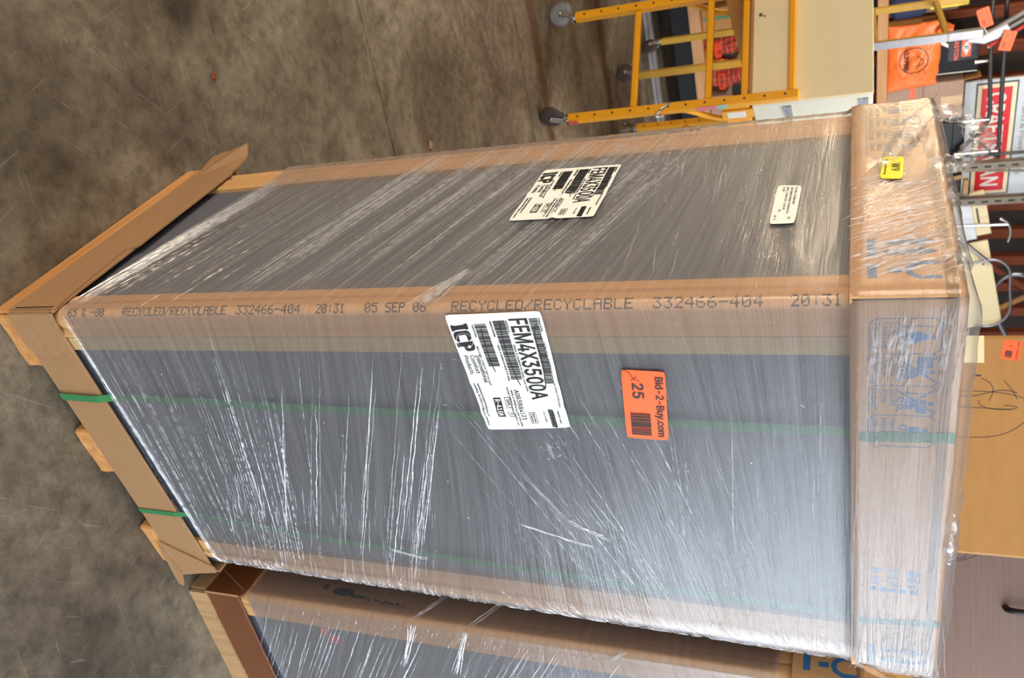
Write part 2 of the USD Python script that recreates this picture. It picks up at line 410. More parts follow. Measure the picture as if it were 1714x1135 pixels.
class Folds:
    def __init__(self, w, rf=.060): self.V, self.F, self.n, self.w, self.rf = [], [], 0, w, rf; self.k = 1. if w > .65 else 0.

    def line(self, face, p0, p1, w=.0012, h=.0006, out=.003, wob=.002, n=9, curve=0.):
        p0, p1 = np.array(p0, float), np.array(p1, float); t = np.linspace(0, 1, n)[:, None]
        d = p1 - p0; L = np.linalg.norm(d) + 1e-9; d = d / L; q = np.array([-d[1], d[0]])
        P = p0 + (p1 - p0) * t + q * (curve * np.sin(t * math.pi)) + q * (rng.standard_normal((n, 1)) * wob * .35)
        if face == 'A':                                     # follows the rounded far edge
            a = np.clip((P[:, 0] - (self.w - self.rf)) / self.rf, 0, None); c0 = np.minimum(P[:, 0], self.w - self.rf); o = out + self.rf
            P3 = np.c_[flare(c0 + o * np.sin(a), P[:, 1], self.k), self.rf - o * np.cos(a), P[:, 1]]; z = 0 * a
            nr = np.c_[np.sin(a), -np.cos(a), z]; ac = np.c_[q[0] * np.cos(a), q[0] * np.sin(a), z + q[1]]
        else:
            P3 = np.c_[np.full(n, -out), P[:, 0], P[:, 1]]; nr = np.array([-1, 0, 0]); ac = np.array([0, q[0], q[1]])
        V, F = strip(P3, nr, ac, w, h); self.V.append(V); self.F.append(F + self.n); self.n += len(V)

    def add(self, m):
        self.V.append(np.array(m.vertices)); self.F.append(np.array(m.faces) + self.n); self.n += len(m.vertices)

    def mesh(self): return trimesh.Trimesh(np.vstack(self.V), np.vstack(self.F), process=False)


TAPER = .047


def flare(x, z, k=1.):
    return x + k * TAPER * np.clip((z - .15) / 1.25, 0, 1.05) * np.clip((x - .55) / .11, 0, 1.2)


def flared(m):
    V = np.array(m.vertices); V[:, 0] = flare(V[:, 0], V[:, 2]); m.vertices = V; return m


def corner_profile(la, lb, r=.018):
    """plan of a corner post, outer edge; returned list of (x along A, y along B), outwards negative. Grooves as in pressed fibre posts"""
    pts = [(la, .010), (la, .003), (la - .002, .0022), (la - .028, .0022), (la - .031, -.0016), (la - .034, -.0022)] + ([(la - .040, .0010), (.036, .0044), (.030, .0036), (.024, .0002)] if r < .03 else [(la - .04, 0.), (r + .002, 0.)])
    pts += [(r - r * math.sin(a), r - r * math.cos(a)) for a in np.linspace(.15, math.pi / 2 - .15, 8)]
    if r > .03: return pts + [(.0, r + .004), (.003, lb), (.010, lb)]
    pts += [(-.0004, .022), (.0005, .026), (.0060, .030), (.0006, .034), (-.0010, .040), (.0004, lb - .003), (.003, lb), (.010, lb)]
    return pts


def post_mesh(la, lb, z0, z1, T=None, r=.018):
    p = corner_profile(la, lb, r); inner = [(.012, lb), (.012, .012), (la, .012)]
    m = ext(Polygon(p + inner), z1 - z0); m.apply_translation([0, 0, z0])
    if T is not None: m.apply_transform(T); m.fix_normals()
    return m


def mirror(w=None, d=None):
    T = np.eye(4)
    if w is not None: T[0, 0] = -1; T[0, 3] = w
    if d is not None: T[1, 1] = -1; T[1, 3] = d
    return T


FONT = {'R': '1E11111E141211', 'E': '1F10101E10101F', 'C': '0E11101010110E', 'Y': '11110A04040404', 'L': '1010101010101F', 'D': '1E11111111111E', 'A': '0E11111F111111', 'B': '1E11111E11111E',
        '0': '0E11131519110E', '1': '040C040404040E', '2': '0E11010204081F', '3': '1F02040201110E', '4': '02060A121F0202', '5': '1F101E0101110E', '6': '0608101E11110E', '8': '0E11110E11110E', '-': '0000001F000000',
        ':': '00040400040400', 'S': '0F10100E01011E', 'P': '1E11111E101010', '/': '01010204081010', '%': '18190204081303'}


def apex_dots(words, h=.0125):
    """ink-jet dot lettering that reads upwards along the rounded post edge"""
    boxes = []; r = .018
    for s, z0, z1 in words:
        pitch = (z1 - z0) / len(s)
        for i, ch in enumerate(s):
            if ch not in FONT: continue
            for row in range(7):
                bits = int(FONT[ch][2 * row:2 * row + 2], 16)
                for c in range(5):
                    if bits >> (4 - c) & 1:
                        z = z0 + pitch * (i + (c + .4) / 6)
                        arc = (row / 6 - .62) * h                   # row 0 (top) lies towards face B
                        a = math.pi / 4 - arc / r * 1.0             # angle on the rounded edge, pi/2 = towards A
                        nrm = np.array([-math.sin(a), -math.cos(a), 0])
                        p = np.array([r, r, 0]) + nrm * (r + .0002); p[2] = z
                        ta = np.array([nrm[1], -nrm[0], 0]); s1, s2 = .00100, .00095
                        q = [p + ta * x * s1 + np.array([0, 0, y * s2]) + nrm * o for o in (-.0004, .0003) for x in (-1, 1) for y in (-1, 1)]
                        boxes.append(trimesh.convex.convex_hull(np.array(q)))
    return cat_(boxes)


def film_shell(w, d, z0f, z1, zc, cap_out, slope, seed, top=True, amp=.0009, ztop=1.5135):
    """the wrap around four sides: rows in z, columns around the perimeter; st.y is measured across the pull direction"""
    r, rf = .007, .060; kf = 1. if w > .65 else 0.; nA, nB, nc = 90, 70, 8
    cols = []                                                             # (x, y, nx, ny, face, along)
    for i in range(nA): s = r + (w - r - rf) * i / (nA - 1); cols.append((s, 0, 0, -1, 'A', s))
    R2 = .03
    for i in range(1, nc): a = i / nc * math.pi / 2; cols.append((w - rf + rf * math.sin(a), rf - rf * math.cos(a), math.sin(a), -math.cos(a), 'A', w - rf + rf * a))
    for i in range(12): y = rf + (d - r - rf) * i / 11; cols.append((w, y, 1, 0, 'C', w + y))
    for i in range(1, nc): a = i / nc * math.pi / 2; cols.append((w - r + r * math.cos(a), d - r + r * math.sin(a), math.cos(a), math.sin(a), 'C', w + d + a * r))
    for i in range(12): x = w - r - (w - 2 * r) * i / 11; cols.append((x, d, 0, 1, 'C', w + d + w - x))
    for i in range(1, nc): a = i / nc * math.pi / 2; cols.append((r - r * math.sin(a), d - r + r * math.cos(a), -math.sin(a), math.cos(a), 'B', -(d - r + r * (math.pi / 2 - a))))
    for i in range(nB): y = d - r - (d - 2 * r) * i / (nB - 1); cols.append((0, y, -1, 0, 'B', -y))
    for i in range(1, nc): a = i / nc * math.pi / 2; cols.append((r - r * math.cos(a), r - r * math.sin(a), -math.cos(a), -math.sin(a), 'B', -(r - r * a)))
    cols = cols + [cols[0]]
    nz = 150; V, UV = [], []
    for j in range(nz):
        f = j / (nz - 1)
        for (x, y, nx, ny, face, al) in cols:
            zb = z0f(face, al); z = zb + (z1 - zb) * f
            k = np.clip((z - zc + .006) / .012, 0, 1); o = .0042 + (cap_out) * k
            m = slope(face, z, al); vv = z - m * al
            nn = meshkit.noise(np.array([[al * 9 + seed, vv * 130, 0]]))[0] - .5 + .7 * (meshkit.noise(np.array([[al * 5 + seed, vv * 40, 3]]))[0] - .5)
            o += amp * nn * (1 + 1.2 * k)
            px, py = x + nx * o, y + ny * o
            if top and z > ztop:                                            # gathered in over the top edge
                g = (z - ztop) / (z1 - ztop); px += (w / 2 - px) * .16 * g; py += (d / 2 - py) * .16 * g
                z += .006 * g * (meshkit.noise(np.array([[al * 45, 1.5, seed]]))[0] - .35)
            px = flare(px, z, kf)
            V.append((px, py, z)); UV.append((al, vv))
    V, UV = np.array(V), np.array(UV); nc_ = len(cols); F = []
    for j in range(nz - 1):
        i = np.arange(nc_ - 1); a = j * nc_ + i
        F.append(np.c_[a, a + 1, a + 1 + nc_]); F.append(np.c_[a, a + 1 + nc_, a + nc_])
    return trimesh.Trimesh(V, np.vstack(F), process=False), UV


def ribbon(path, nrm, across, w, th=.0004):
    """flat strap along path (n,3)"""
    P = np.array(path, float); nr = np.array(nrm, float); ac = np.array(across, float)
    if nr.ndim == 1: nr = np.tile(nr, (len(P), 1))
    V = np.concatenate([P - ac * w / 2, P + ac * w / 2, P + ac * w / 2 + nr * th, P - ac * w / 2 + nr * th], 1).reshape(-1, 3); F = []
    for i in range(len(P) - 1):
        o = 4 * i
        for a, b in ((0, 1), (1, 2), (2, 3), (3, 0)):
            F += [[o + a, o + b, o + 4 + b], [o + a, o + 4 + b, o + 4 + a]]
    m = trimesh.Trimesh(V, np.array(F), process=False); return m


def goblet(h):
    """fragile glass symbol, standing on y=0, centred on x=0"""
    base = sbox(-.016, 0, .016, .011); stem = sbox(-.005, .024, .005, .040)
    bowl = Polygon([(-.021, .085), (-.021, .06), (-.012, .047), (0, .043), (.012, .047), (.021, .06), (.021, .085), (.013, .085), (.013, .062), (.007, .054), (0, .0515), (-.007, .054), (-.013, .062), (-.013, .085)])
    return affinity.scale(unary_union([base, stem, bowl]), h / .085, h / .085, origin=(0, 0))


def arrows(h):
    g = [sbox(-.024, 0, .024, .011)]
    for x in (-.013, .013):
        g += [sbox(x - .005, .020, x + .005, .066), Polygon([(x - .011, .062), (x + .011, .062), (x, .085)])]
    return affinity.scale(unary_union(g), h / .085, h / .085, origin=(0, 0))


def truck_icon(sc):
    g = [Polygon([(0, 0), (.018, 0), (.018, .010), (.013, .017), (.011, .026), (.004, .026), (.002, .018), (0, .016)]), Point(.003, -.002).buffer(.0045).difference(Point(.003, -.002).buffer(.0022)),
         Point(.015, -.002).buffer(.0045).difference(Point(.015, -.002).buffer(.0022)), Point(.0085, .031).buffer(.0032), sbox(-.0085, -.004, -.0070, .030), sbox(-.0155, .004, -.007, .0056)]
    return affinity.scale(unary_union(g), sc, sc, origin=(0, 0))


def hand_icon(sc):
    g = [Point(0, 0).buffer(.0055).difference(Point(0, 0).buffer(.003)), Polygon([(-.002, .007), (.007, .006), (.010, .016), (.004, .022), (-.002, .018)]), Point(.003, .027).buffer(.0036)]
    return affinity.scale(unary_union(g), sc, sc, origin=(0, 0))


def handling_panel(ink, out, x0, z0):
    """four octagonal frames side by side with pictograms and three-language captions; x right, y up"""
    items = []; fr = []
    cw = [(0, .0485), (.0485, .0945), (.0945, .1395), (.1395, .189)]
    words = [('Fork', 'Fourche', 'Tenedor'), ('Clamp', 'Pince', 'Mordaza'), ('Slide', 'Abde', 'Empuje'), ('Hand', 'Main', 'Mano')]
    for k, ((a, b), wd) in enumerate(zip(cw, words)):
        o = affinity.translate(octa(b - a, .073, .007), a, 0); fr.append(o.exterior.buffer(.0006))
        for q, wv in enumerate(wd):
            items.append(put2(text(wv, min(.0052 * len(wv), (b - a) * .78), .0072), a + .005, .0235 - q * .0098 + .0))
        if k < 3: ic = affinity.translate(truck_icon(.92), a + .018, .037)
        else: ic = affinity.translate(hand_icon(.9), a + .019, .038)
        if k in (1, 2):
            ld = sbox(-.0, 0, .016, .016) if k == 1 else Polygon([(0, 0), (.014, .0), (.016, .011), (.004, .014)])
            ic = unary_union([ic, affinity.translate(ld, a + (.004 if k == 1 else .026), .050)])
            X = unary_union([LineString([(a + .006, .030), (a + .038, .068)]).buffer(.0012), LineString([(a + .038, .030), (a + .006, .068)]).buffer(.0012)])
            fr.append(X); ic = ic.difference(X.buffer(.0012))
        items.append(ext(ic, .0003))
    items.append(ext(unary_union(fr), .0003))
    m = cat_(items); m.apply_translation([x0, z0, out]); return m


def label_art(seed):
    """returns [(mesh in label coords, material)] of the 0.2 x 0.137 m shipping label"""
    Wd, Hh = .2, .137; blk = []; gry = []
    A = lambda m, a, b: blk.append(put2(m, a * Wd, b * Hh))
    A(text('FEM4X3500A', .68 * Wd, .0245, True), .05, .665)
    A(barcode(.54 * Wd, .085 * Hh, 60, seed + 1), .055, .865)
    A(barcode(.49 * Wd, .125 * Hh, 52, seed + 2), .06, .49)
    A(barcode(.36 * Wd, .125 * Hh, 44, seed + 3), .08, .285)
    # emblem: heavy I, broken ring C and P
    I = unary_union([sbox(.0012, 0, .0078, .026), sbox(0, 0, .009, .005), sbox(0, .021, .009, .026)])
    C = rbox(.0165, .026, .006).difference(affinity.translate(rbox(.016, .0125, .003), .0062, .0068)); C = affinity.translate(C, .0105, 0)
    P = unary_union([sbox(0, 0, .0068, .026), affinity.translate(rbox(.0155, .0165, .006), 0, .0095)]).difference(Point(.0085, .0178).buffer(.0026)); P = affinity.translate(P, .0285, 0)
    em = unary_union([I, C, P]).difference(affinity.scale(Point(.026, .014).buffer(.012).exterior, 1, 1.05).buffer(.00045))
    A(ext(affinity.skew(em, -6, origin=(0, 0)), .0003), .085, .022)
    for wv, b, w_ in (('International', .175, .235), ('Comfort', .115, .155), ('Products', .045, .16)): A(text(wv, w_ * Wd, .0066), .335, b)
    A(text('International Comfort Products, LLC', .30 * Wd, .0032), .575, .075); A(text('Lewisburg, TN 37091 U.S.A.', .24 * Wd, .0032), .575, .035)
    A(ext(sbox(0, 0, .17 * Wd, .012).difference(sbox(0, 0, 0, 0)), .0003), .71, .20)
    A(text('A083884121', .27 * Wd, .0075), .645, .475)
    A(ext(sbox(0, 0, .17 * Wd, .0085).exterior.buffer(.0003), .0003), .71, .335); A(text('IAPLT - 15', .14 * Wd, .0050), .725, .35)
    A(ext(sbox(0, 0, .10 * Wd, .0105).exterior.buffer(.0003), .0003), .845, .57); A(text('MOISTURE', .08 * Wd, .0028), .855, .61); A(text('SCREEN', .08 * Wd, .0028), .855, .58)
    A(barcode(.17 * Wd, .06 * Hh, 34, seed + 4), .82, .80); A(ext(affinity.translate(LineString([(0, 0), (.012, .003), (.018, -.001), (.034, .002)]).buffer(.0014), 0, 0), .0004), .82, .83)
    for tx, a, b, wv in (('FEM4X3500A', .055, .955, .11), ('CATALOG # / NUMBER OF CATALOG / # DE CATALOGO', .25, .945, .55), ('A083884121', .06, .62, .1), ('SERIAL # / NUMERO DE SERIE / # DE SERIE', .26, .625, .4),
                         ('A083884121 FEM4X3500A', .06, .455, .13), ('MODEL # / NUMERO DE MODELO DE SERIE', .26, .455, .3), ('FEM4X3500A', .085, .255, .1), ('MFG CODE / CODE OF THE FACTORY', .26, .225, .34),
                         ('SERIAL # / NUMERO DE SERIE / # DE SERIE', .645, .435, .33), ('FACTORY CHARGED R-410A / 208/230V-1-60', .62, .395, .34), ('331751-398 REV A', .80, .03, .16), ('PRODUCT INFO', .84, .90, .12), ('14.2 LBS', .84, .74, .1)):
        A(text(tx, wv * Wd, .0026), a, b)
    for pts in ([(.10, .93), (.2, .88), (.35, .885), (.5, .875), (.62, .855)], [(.07, .56), (.2, .54), (.36, .53), (.5, .55), (.6, .575)], [(.12, .345), (.2, .335), (.32, .325), (.48, .335)]):
        blk.append(pen([(x * Wd, y * Hh) for x, y in pts], .0012, .0005))
    wht = [put2(text('R-410A', .145 * Wd, .0082, True, .0006), .722 * Wd, .216 * Hh)]
    return cat_(blk), cat_(wht)


def quad_map(BL, BR, TR, TL, Wd, Hh, out, wave):
    BL, BR, TR, TL = map(np.array, (BL, BR, TR, TL))

    def f(m, lift):
        m = m.copy().subdivide_to_size(.009, max_iter=12); V = np.array(m.vertices); a = V[:, :1] / Wd; b = V[:, 1:2] / Hh
        xy = BL * (1 - a) * (1 - b) + BR * a * (1 - b) + TR * a * b + TL * (1 - a) * b
        m.vertices = np.c_[xy, out + lift + V[:, 2] + wave(a[:, 0], b[:, 0])]; return m
    return f


def sheet(Wd, Hh, nx=28, ny=18, th=.0004, rc=.003):
    """paper: a grid slab with slightly rounded corners"""
    xs, ys = np.linspace(0, Wd, nx), np.linspace(0, Hh, ny); X, Y = np.meshgrid(xs, ys)
    P = np.c_[X.ravel(), Y.ravel()]
    for i, (x, y) in enumerate(P):
        if x in (0, Wd) and y in (0, Hh): P[i] = [x + (rc * .4 if x == 0 else -rc * .4), y + (rc * .4 if y == 0 else -rc * .4)]
    F = []
    for j in range(ny - 1):
        for i in range(nx - 1):
            a = j * nx + i; F += [[a, a + 1, a + 1 + nx], [a, a + 1 + nx, a + nx]]
    F = np.array(F); n = len(P); V = np.vstack([np.c_[P, np.full(n, th)], np.c_[P, np.zeros(n)]])
    e = [j * nx for j in range(ny)]; rim = list(range(nx)) + [j * nx + nx - 1 for j in range(1, ny)] + list(range(ny * nx - 2, (ny - 1) * nx - 1, -1)) + [j * nx for j in range(ny - 2, 0, -1)]
    S = []
    for k in range(len(rim)):
        a, b = rim[k], rim[(k + 1) % len(rim)]; S += [[a + n, b + n, b], [a + n, b, a]]
    return trimesh.Trimesh(V, np.vstack([F, F[:, ::-1] + n, S]), process=False)


def crumple(m, amp, scale, seed=0):
    m = m.copy(); V = np.array(m.vertices); d = np.stack([meshkit.fbm(V * scale + 7 * k, 3, seed + k) - .5 for k in range(3)], 1); m.vertices = V + d * 2 * amp; return m


def plate(poly, face, off, th, nsub=0):
    """flat sheet piece on a face: polygon in (x,z) face coordinates, from off outwards by th"""
    m = ext(poly, th); m.apply_translation([0, 0, off]); return on_face(m, face)


# ---- unit 1 (the one photographed)
W, D, ZT0, ZT1, ZC0, ZC1 = .6627, .5441, .045, .150, 1.3935, 1.511
U = thing('wrapped_air_handler_carton', 'tall grey unit with kraft corner posts and cap, shrink wrapped on a wood skid', 'packed appliance', (N0[0], N0[1], 0), YAW)
# wooden skid
for k, s0 in enumerate((.002, .270, .540)):
    m = bx(s0, s0 + .112, -.004, D + .012, 0, .044, .004); m = m.subdivide().subdivide(); m = crumple(m, .0022, 60, k); m.vertices[:, 2] = np.maximum(m.vertices[:, 2], 0)
    part('skid_board', m, 'pine', U)
m = bx(.02, W - .02, .03, .12, .0445, .058, .003); part('skid_crossboard', m, 'pine', U)
m = bx(.02, W - .02, D - .14, D - .04, .0445, .058, .003); part('skid_crossboard', m, 'pine', U)
# splintered lower board strip seen along the left side
xs = np.linspace(-D - .02, .0, 60); pl = Polygon(list(zip(xs, .046 + .004 * np.sin(xs * 60) * rng.random(60))) + [(0, .002), (-D - .02, .002)])
part('skid_splinter', plate(pl, 'B', .0005, .006), 'pine', U, label='rough splintered edge of the skid along the left side')
# cardboard tray: four walls, with overlapped corners
tr = part('bottom_tray', cat_([bx(-.004, W + .004, -.006, -.001, ZT0 - .003, .142, .001), bx(-.006, -.001, -.004, D - .01, ZT0, .150, .001), bx(-.004, W + .004, D + .001, D + .006, ZT0, ZT1, .001), bx(W + .001, W + .006, 0, D, ZT0, ZT1, .001),
                               bx(0, W, 0, D, .060, .064, .001)]), 'kraft_tray', U)
part('tray_side_flap', crumple(plate(Polygon([(-.001, .152), (-.20, .137), (-.206, .152), (-.214, .161), (-D + .02, .158), (-D + .01, .047), (0, .043)]), 'B', .0062, .003).subdivide().subdivide(), .0012, 14, 3), 'kraft_tray', tr)
part('tray_corner_lap', crumple(plate(Polygon([(-.004, .043), (.05, .040), (.082, .047), (.088, .085), (.0815, .126), (.077, .1275), (.05, .1395), (-.004, .153)]), 'A', .0065, .003).subdivide().subdivide(), .0016, 30, 5), 'kraft_tray', tr)
part('tray_corner_lap', crumple(plate(Polygon([(W - .085, .040), (W + .012, .028), (W + .02, .045), (W - .004, .150), (W - .02, .151)]), 'A', .0065, .003).subdivide().subdivide(), .0014, 26, 6), 'kraft_tray', tr)
part('tray_floor_lip', crumple(plate(Polygon([(W - .075, .036), (W + .05, .018), (W + .055, .030), (W + .01, .050), (W - .06, .042)]), 'A', .010, .003).subdivide(), .002, 26, 9), 'kraft_tray', tr)
# torn end flap that sticks out at the left rear corner
fp = np.array([[-.004, D - .03, .046], [-.004, D - .03, .152], [-.020, D + .045, .160], [-.040, D + .062, .156], [-.026, D + .070, .10], [-.020, D + .060, .050]])
fv = np.vstack([fp, fp + [.003, .003, 0]]); nf = len(fp)
ff = [[0, 2, 1], [0, 3, 2], [0, 4, 3], [0, 5, 4]]; ff = ff + [[c + nf, b + nf, a + nf][0:3] for a, b, c in ff]
for k in range(nf): a, b = k, (k + 1) % nf; ff += [[a, b, b + nf], [a, b + nf, a + nf]]
part('torn_flap', crumple(trimesh.Trimesh(fv, ff, process=False).subdivide().subdivide(), .004, 25, 12), 'kraft_tray', tr)
# the tray crease line (slot) near the corner on the left side
part('tray_slot', plate(sbox(-.006, .056, -.003, .149), 'B', .0093, .0004), 'seam', tr)
# body panels (recessed) and posts
body = part('body', bx(.010, W - .010, .012, D - .012, .065, ZC1 - .02, .004), 'panel_gray', U)
Pz0, Pz1 = .066, ZC0 + .06
part('corner_post', post_mesh(.080, .055, Pz0, Pz1), 'kraft_post', U, smooth=35)
part('corner_post', flared(post_mesh(.090, .085, Pz0, Pz1, mirror(w=W), .060).subdivide_to_size(.16, max_iter=12)), 'kraft_post', U, smooth=35)
part('corner_post', post_mesh(.080, .080, Pz0, Pz1, mirror(d=D)), 'kraft_post', U, smooth=35)
part('corner_post', flared(post_mesh(.080, .080, Pz0, Pz1, mirror(W, D)).subdivide_to_size(.16, max_iter=12)), 'kraft_post', U, smooth=35)
dots = apex_dots([('65 % -80', .172, .255), ('RECYCLED/RECYCLABLE', .296, .512), ('332466-404', .529, .650), ('20:31', .675, .727), ('05 SEP 06', .759, .859), ('RECYCLED/RECYCLABLE', .896, 1.149), ('332466-404', 1.171, 1.303), ('20:31', 1.331, 1.388)])
part('post_band', plate(sbox(.0525, Pz0, .0785, Pz1), 'A', -.0021, .0012), 'kraft_olive', U)
part('dot_lettering', dots, 'ink_dots', U, label='ink jet dot lettering on the front corner post')
# cap
co = .007
WB = W; W = W + .038
q = sbox(-co, -co, W + co, D + co); rc = .056
q = unary_union([q.difference(sbox(W + co - rc, -co, W + co, -co + rc)), Point(W + co - rc, -co + rc).buffer(rc, quad_segs=10)])
ring = ext(q.difference(q.buffer(-.005)), ZC1 - .008 - ZC0); ring.apply_translation([0, 0, ZC0])
lid = [ext(q.buffer(-e), h) for e, h in ((0, .012), (.002, .017), (.005, .020), (.009, .022))]
for l_ in lid: l_.apply_translation([0, 0, ZC1 - .022])
cap = part('top_cap', cat_([ring] + lid), 'kraft_cap', U, smooth=30)
part('cap_printing', cat_([on_face(handling_panel(None, co + .0001, .0215, 1.4135), 'A'),
                           on_face(put2(ext(arrows(.075), .0003), .632, 1.416, co + .0001), 'A')]), 'ink_blue', cap, label='blue handling symbols printed on the cap')
# block of small blue print
g = []
r_ = random.Random(5)
for i in range(3):
    for j in range(9):
        if r_.random() < .9: g.append(sbox(.4375 + j * .0042, 1.4185 + i * .023, .4375 + j * .0042 + r_.choice([.0014, .0024, .003]), 1.4185 + i * .023 + r_.choice([.012, .017])))
for j in range(5): g.append(sbox(.4780, 1.418 + j * .0125, .4870, 1.418 + j * .0125 + .009))
part('cap_print_block', on_face(put2(ext(unary_union(g), .0003), 0, 0, co + .0001), 'A'), 'ink_blue', cap)
part('cap_symbols', cat_([on_face(put2(ext(goblet(.075), .0003), -.046, 1.412, co + .0001), 'B'), on_face(put2(ext(arrows(.075), .0003), -.098, 1.412, co + .0001), 'B')]), 'ink_blue', cap, label='blue glass and arrow symbols')
part('cap_side_panel_print', on_face(handling_panel(None, co + .0001, -D + .005, 1.4145), 'B'), 'ink_navy', cap)
part('cap_edge_seam', cat_([plate(sbox(-.0045, ZC0 + .002, -.0030, ZC1 - .012), 'A', co, .0005)]), 'seam', cap)
W = WB
part('cap_tear', plate(Polygon([(W - .0, ZC0 + .012), (W + .016, ZC0 + .02), (W + .032, ZC0 + .045), (W + .024, ZC0 + .05), (W + .008, ZC0 + .034)]), 'A', co + .0002, .0012), 'kraft_brown', cap)
# straps
def strap(pts, w):
    q = [(s, -o, z) for s, o, z in pts]; P = np.array(q)
    return ribbon(P, (0, -1, 0), np.array([1.0, 0, -.02]), w)
part('green_strap', strap([(.179, .0098, .042), (.1825, .0098, .13), (.1835, .001, .172), (.1937, .0005, .634), (.1945, .0005, 1.2), (.1957, .001, 1.385), (.1955, .0086, 1.41), (.1923, .0086, 1.508)], .0155), 'strap', U)
part('green_strap', strap([(.4835, .0075, .042), (.4848, .0075, .135), (.488, .001, .172), (.520, .0005, .50), (.544, .0005, 1.0), (.555, .001, 1.385), (.5545, .0086, 1.41), (.5444, .0086, 1.508)], .0125), 'strap', U)


# film
def z0f(face, al):
    if face == 'A': return .168 + .004 * math.sin(al * 40)
    if face == 'B': return .160 + .30 * min(max(-al - .03, 0), .45)
    return .2


def slope1(face, z, al):
    if face == 'A':
        return float(np.interp(z, [.15, .62, 1.2, 1.39, 1.6], [0, -.28, .12, -.01, -.03]))
    if face == 'B':
        return float(np.interp(z, [1.0, 1.3, 1.39, 1.46], [-.34, -.04, -.04, -.22]))      # along runs as -t, so the pull climbs away from the corner
    return 0


fm, fuv = film_shell(W, D, z0f, 1.527, ZC0, .0075, slope1, 3)
film = part('stretch_film', fm, 'stretch_film', U, smooth=True, uv=fuv, label='clear stretch film wound around the unit')
FB, FF = Folds(W), Folds(W)          # strong and faint creases
o0 = .0052
for k in range(70):                # A: fan from the lower corner
    z = rng.uniform(.17, .66); m = -.05 - .30 * (z - .17) / .5; a = rng.uniform(0, .25); b = min(a + rng.uniform(.15, .6), .655)
    (FF if rng.random() < .9 else FB).line('A', (a, z + m * a), (b, z + m * b), rng.uniform(.0005, .0011), .0004, o0)
for k in range(5):                 # rope along the lower edge
    FB.line('A', (0, .168 + rng.uniform(-.004, .006)), (.655, .166 + rng.uniform(-.006, .012)), rng.uniform(.001, .003), .001, o0, .002, 30)
for zc, hv in ((.895, 11), (.862, 6), (.835, 3), (.79, 4), (.74, 3), (.68, 3), (.62, 2)):       # A: shiny bundle
    for k in range(hv):
        z = zc + rng.normal(0, .004); a = rng.uniform(.05, .3); b = rng.uniform(.42, .655); m = -.42 + rng.normal(0, .012)
        FB.line('A', (a, z + m * a), (b, z + m * b), rng.uniform(.0006, .0020), rng.uniform(.0005, .0011), o0, .0025, 16)
for k in range(110):               # short glints below the bundle
    z = rng.uniform(.45, .9); a = rng.uniform(.35, .6); m = -.36; b = min(a + rng.uniform(.02, .12), .655)
    FB.line('A', (a, z + m * a), (b, z + m * b), rng.uniform(.0004, .0011), .0009, o0)
for k in range(90):               # A: second direction, faint
    z = rng.uniform(.70, 1.2); m = .42 - .2 * np.clip((z - .82) / .33, 0, 1) + rng.normal(0, .015); a = rng.uniform(.08, .5); b = min(a + rng.uniform(.05, .4), .655)
    if z + m * b > ZC0 - .005 or z + m * a < .88 - .42 * a: continue
    FF.line('A', (a, z + m * a), (b, z + m * b), rng.uniform(.0005, .0013), .0004, o0)
for k in range(80):               # A: upper wraps
    z = rng.uniform(1.12, 1.385); a = rng.uniform(.1, .55); b = min(a + rng.uniform(.04, .3), .655); m = rng.normal(-.03, .03)
    (FF if rng.random() < .75 else FB).line('A', (a, z), (b, np.clip(z + m * (b - a), 0, 1.388)), rng.uniform(.0006, .0018), .0005, o0)
for k in range(420):               # far right rounded edge
    z = rng.uniform(.18, 1.38); a = rng.uniform(.59, .66); m = -.3 if z < .8 else .5
    FB.line('A', (a, z), (min(a + rng.uniform(.01, .05), .69), z + m * .03), rng.uniform(.0008, .0022), .0012, o0)
for k in range(70):                # A cap: level wraps
    z = rng.uniform(ZC0 + .006, ZC1 - .004); a = rng.uniform(0, .5); b = min(a + rng.uniform(.08, .45), W)
    (FF if rng.random() < .6 else FB).line('A', (a, z), (b, z + rng.normal(0, .004)), rng.uniform(.0006, .0022), .0008, .0128, .002, 14)
for k in range(46):                # A cap: bundle at the near corner
    z = 1.405 + .105 * rng.random(); a = rng.uniform(-.002, .04); b = a + rng.uniform(.03, .13)
    FB.line('A', (a, z + .006), (b, z + .35 * (1.45 - z) * (b - a) + rng.normal(0, .004)), rng.uniform(.001, .003), .0014, .0128, .002, 12)
for k in range(60):                # A cap: drawn to the far top corner
    z = rng.uniform(ZC0 + .01, ZC1); a = rng.uniform(.5, .6)
    FB.line('A', (a, z), (W + .002, z + rng.uniform(-.02, .02)), rng.uniform(.001, .004), .0012, .0128, .002, 10)
# B: lower bundle, middle bands, upper wraps, cap
for k in range(85):
    a = rng.uniform(.0, .2); z = .155 + .30 * a + abs(rng.normal(0, .022)); b = rng.uniform(.25, .50)
    FB.line('B', (a, z), (b, z + (.30 + rng.normal(.04, .03)) * (b - a)), rng.uniform(.0008, .0026), rng.uniform(.0006, .0012), o0, .002, 16)
for k in range(80):
    z = rng.uniform(.2, .5); a = rng.uniform(0, .3); b = min(a + rng.uniform(.05, .3), .5); FF.line('B', (a, z + .36 * a), (b, z + .36 * b), rng.uniform(.0006, .0012), .0005, o0)
bands = [.49, .52, .60, .66, .74, .80, .86, .90, .95, 1.0]
for k in range(320):
    z = bands[k % len(bands)] + rng.normal(0, .012); a = rng.uniform(0, .35); b = min(a + rng.uniform(.08, .5), .53); m = .34 + rng.normal(0, .012)
    if z + m * b > 1.385: continue
    (FB if rng.random() < .6 else FF).line('B', (a, z + m * a), (b, z + m * b), rng.uniform(.0005, .0016), rng.uniform(.0006, .0013), o0, .0015, 12)
